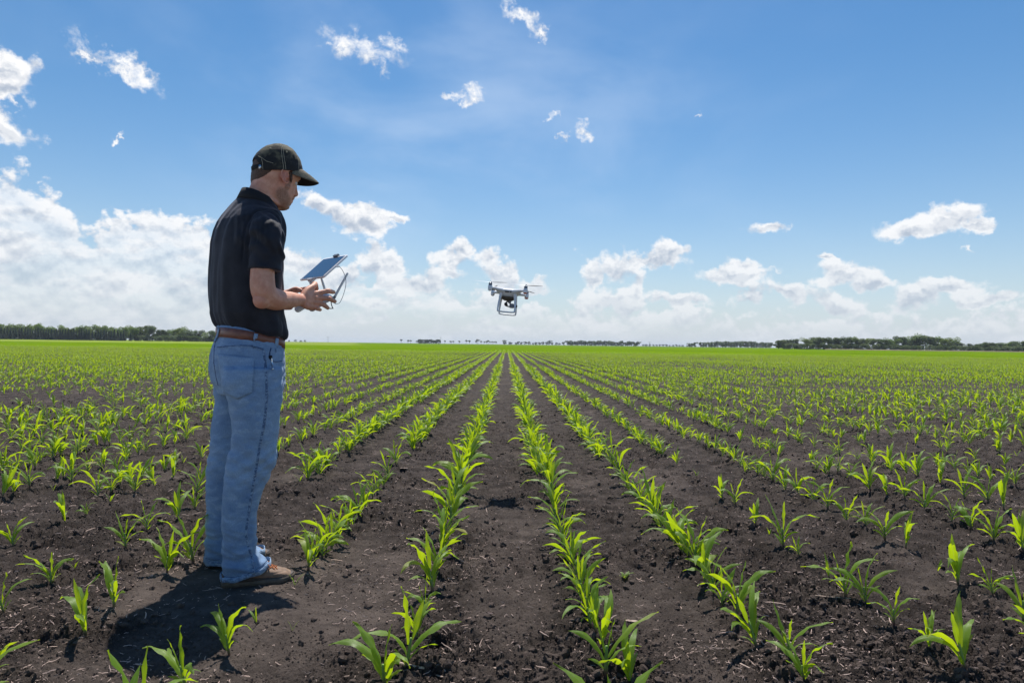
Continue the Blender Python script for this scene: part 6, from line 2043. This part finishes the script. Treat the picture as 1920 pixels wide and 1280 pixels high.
# shell: lens-shaped body blending into four arms (x = nose, y = away from the camera)
g_ = Geo(); rings = []
for (z, k, e) in ((-.040, .34, 2.4), (-.034, .46, 2.5), (-.022, .62, 2.5), (-.008, .80, 2.4), (.004, .92, 2.3), (.014, .86, 2.2), (.022, .66, 2.1), (.027, .38, 2.0), (.029, .12, 2)):
    ring = []
    for j in range(40):
        t = 2 * PI * j / 40; ct, st = math.cos(t), math.sin(t)
        ring.append(Vector((.098 * k * math.copysign(abs(ct) ** (2 / e), ct), .082 * k * math.copysign(abs(st) ** (2 / e), st), z)))
    rings.append(ring)
g_.loft(rings)
MOT = [(.125, -.122), (.125, .122), (-.125, -.122), (-.125, .122)]
for (mx_, my_) in MOT:
    g_.tube([(mx_ * .35, my_ * .35, .004), (mx_ * .68, my_ * .68, .008), (mx_ * .9, my_ * .9, .008), (mx_, my_, .007)], [.030, .018, .0125, .0135], 16, (Vector((0, 0, 1)), .62))
    g_.tube([(mx_, my_, -.004), (mx_, my_, .014)], [.0150, .0155], 16)
dobj('body', g_, DR, mat_white, .0022)
g_ = Geo(); rings = []
for (z, k) in ((-.034, .60), (-.045, .56), (-.054, .40), (-.058, .30)):
    rings.append([Vector((.090 * k * math.copysign(abs(math.cos(t)) ** .7, math.cos(t)), .080 * k * math.copysign(abs(math.sin(t)) ** .7, math.sin(t)), z)) for t in [2 * PI * j / 28 for j in range(28)]])
g_.loft(rings); dobj('belly_plate', g_, DR, simple_mat('brown_grey_plastic', (0.09, 0.075, 0.06), 0.5))
# side sensors
g_ = Geo(); g_.tube([(-.018, -.0720, -.004), (.004, -.0735, -.004)], .0048, 10); dobj('sensor_window', g_, DR, mat_black)
g_ = Geo(); g_.ball((.020, -.0712, -.004), .0050); dobj('sensor_window', g_, DR, mat_black)
for i, (mx_, my_) in enumerate(MOT):
    g_ = Geo(); g_.tube([(mx_, my_, .018), (mx_, my_, .034)], [.0125, .0120], 18); mo = dobj('motor', g_, DR, mat_silver)
    g_ = Geo()
    for z in (.020, .030): g_.tube([(mx_, my_, z), (mx_, my_, z + .0012)], [.0132, .0132], 18)
    g_.tube([(mx_, my_, .038), (mx_, my_, .046)], [.0072, .0060], 12); dobj('motor_cap', g_, mo, mat_grey)
    ang = (R(-6), R(64), R(172), R(110))[i]
    g_ = Geo()
    for s_ in (0, PI):
        dx_, dy_ = math.cos(ang + s_), math.sin(ang + s_); V = []; F = []
        for k in range(11):
            u = k / 10; rr2 = .008 + .110 * u; ch = .004 + .010 * math.sin(min(1, u * 1.5) * PI / 2) * (1 - .72 * u ** 1.6)
            tw_ = R(24 - 16 * u); px_, py_ = mx_ + dx_ * rr2, my_ + dy_ * rr2; sx_, sy_ = -dy_, dx_
            z = .0445 + .004 * u
            for (c1, th_) in ((-.5, 0), (0, .0009), (.5, 0), (0, -.0006)):
                V.append((px_ + sx_ * ch * c1 * math.cos(tw_), py_ + sy_ * ch * c1 * math.cos(tw_), z - ch * c1 * math.sin(tw_) * (1 if s_ == 0 else 1) + th_))
        for k in range(10):
            for j in range(4): a = k * 4 + j; b_ = k * 4 + (j + 1) % 4; F.append((a, b_, b_ + 4, a + 4))
        F += [(3, 2, 1, 0), (40, 41, 42, 43)]
        g_.add(V, F)
    dobj('propeller', g_, DR, mat_white)
    if mx_ > 0:
        g_ = Geo(); g_.loft([[Vector((mx_ + r_ * math.cos(2 * PI * j / 20), my_ + r_ * math.sin(2 * PI * j / 20), z_)) for j in range(20)] for (z_, r_) in ((-.0165, .008), (-.0160, .0105), (-.0110, .0146), (-.0085, .0150), (-.0085, .0100))]); dobj('arm_light', g_, DR, mat_orange)
# landing gear: one loop each side
for y_ in (-.062, .062):
    g_ = Geo(); o_ = math.copysign(.016, y_)
    pts = [(-.050, y_ * .75, -.018), (-.056, y_, -.070), (-.060, y_ + o_, -.136), (-.050, y_ + o_ * 1.1, -.148), (0, y_ + o_ * 1.1, -.150), (.050, y_ + o_ * 1.1, -.148), (.061, y_ + o_, -.136), (.057, y_, -.070), (.050, y_ * .75, -.018)]
    g_.tube(pts, [.0115, .0075, .0058, .0052, .0050, .0052, .0060, .0078, .0120], 12); dobj('landing_gear', g_, DR, mat_white)
# gimbal and camera
g_ = Geo(); g_.tube([(.014, 0, -.052), (.014, 0, -.066)], [.013, .012], 12); gb = dobj('gimbal', g_, DR, mat_grey)
g_ = Geo(); g_.tube([(.010, -.006, -.066), (-.006, -.008, -.068), (-.010, -.006, -.082)], [.005, .005, .006], 10)
g_.tube([(-.010, -.022, -.086), (-.010, .008, -.086)], [.0125, .0125], 14); g_.tube([(-.008, -.004, -.096), (.012, -.004, -.100), (.022, -.004, -.096)], [.005, .0045, .005], 8)
dobj('gimbal_arm', g_, gb, mat_black)
g_ = Geo(); g_.box((.031, -.004, -.093), .030, .036, .030); co_ = dobj('camera', g_, DR, mat_grey, smooth=False); bevel(co_, .004, 3)
g_ = Geo(); g_.tube([(.046, -.004, -.093), (.060, -.004, -.093)], [.0135, .0130], 18); dobj('lens', g_, co_, mat_black)
# ------------------------------------------------------------------ summer haze: thin even air round the whole scene
g_ = Geo(); g_.box((0, 1900, 7.5), 9600, 4400, 19)
me = bpy.data.meshes.new('haze'); me.from_pydata([tuple(v) for v in g_.V], [], g_.F)
mat_haze = bpy.data.materials.new('haze'); mat_haze.use_nodes = True
ht = mat_haze.node_tree
ht.nodes.remove(ht.nodes['Principled BSDF'])
pv = ht.nodes.new('ShaderNodeVolumePrincipled')
pv.inputs['Color'].default_value = (0.82, 0.90, 1.0, 1)
pv.inputs['Density'].default_value = 0.00013
pv.inputs['Anisotropy'].default_value = 0.3
ht.links.new(pv.outputs[0], ht.nodes['Material Output'].inputs['Volume'])
me.materials.append(mat_haze)
hz = bpy.data.objects.new('haze', me); COL.objects.link(hz)
tag(hz, 'thin summer haze over the field', kind='stuff')
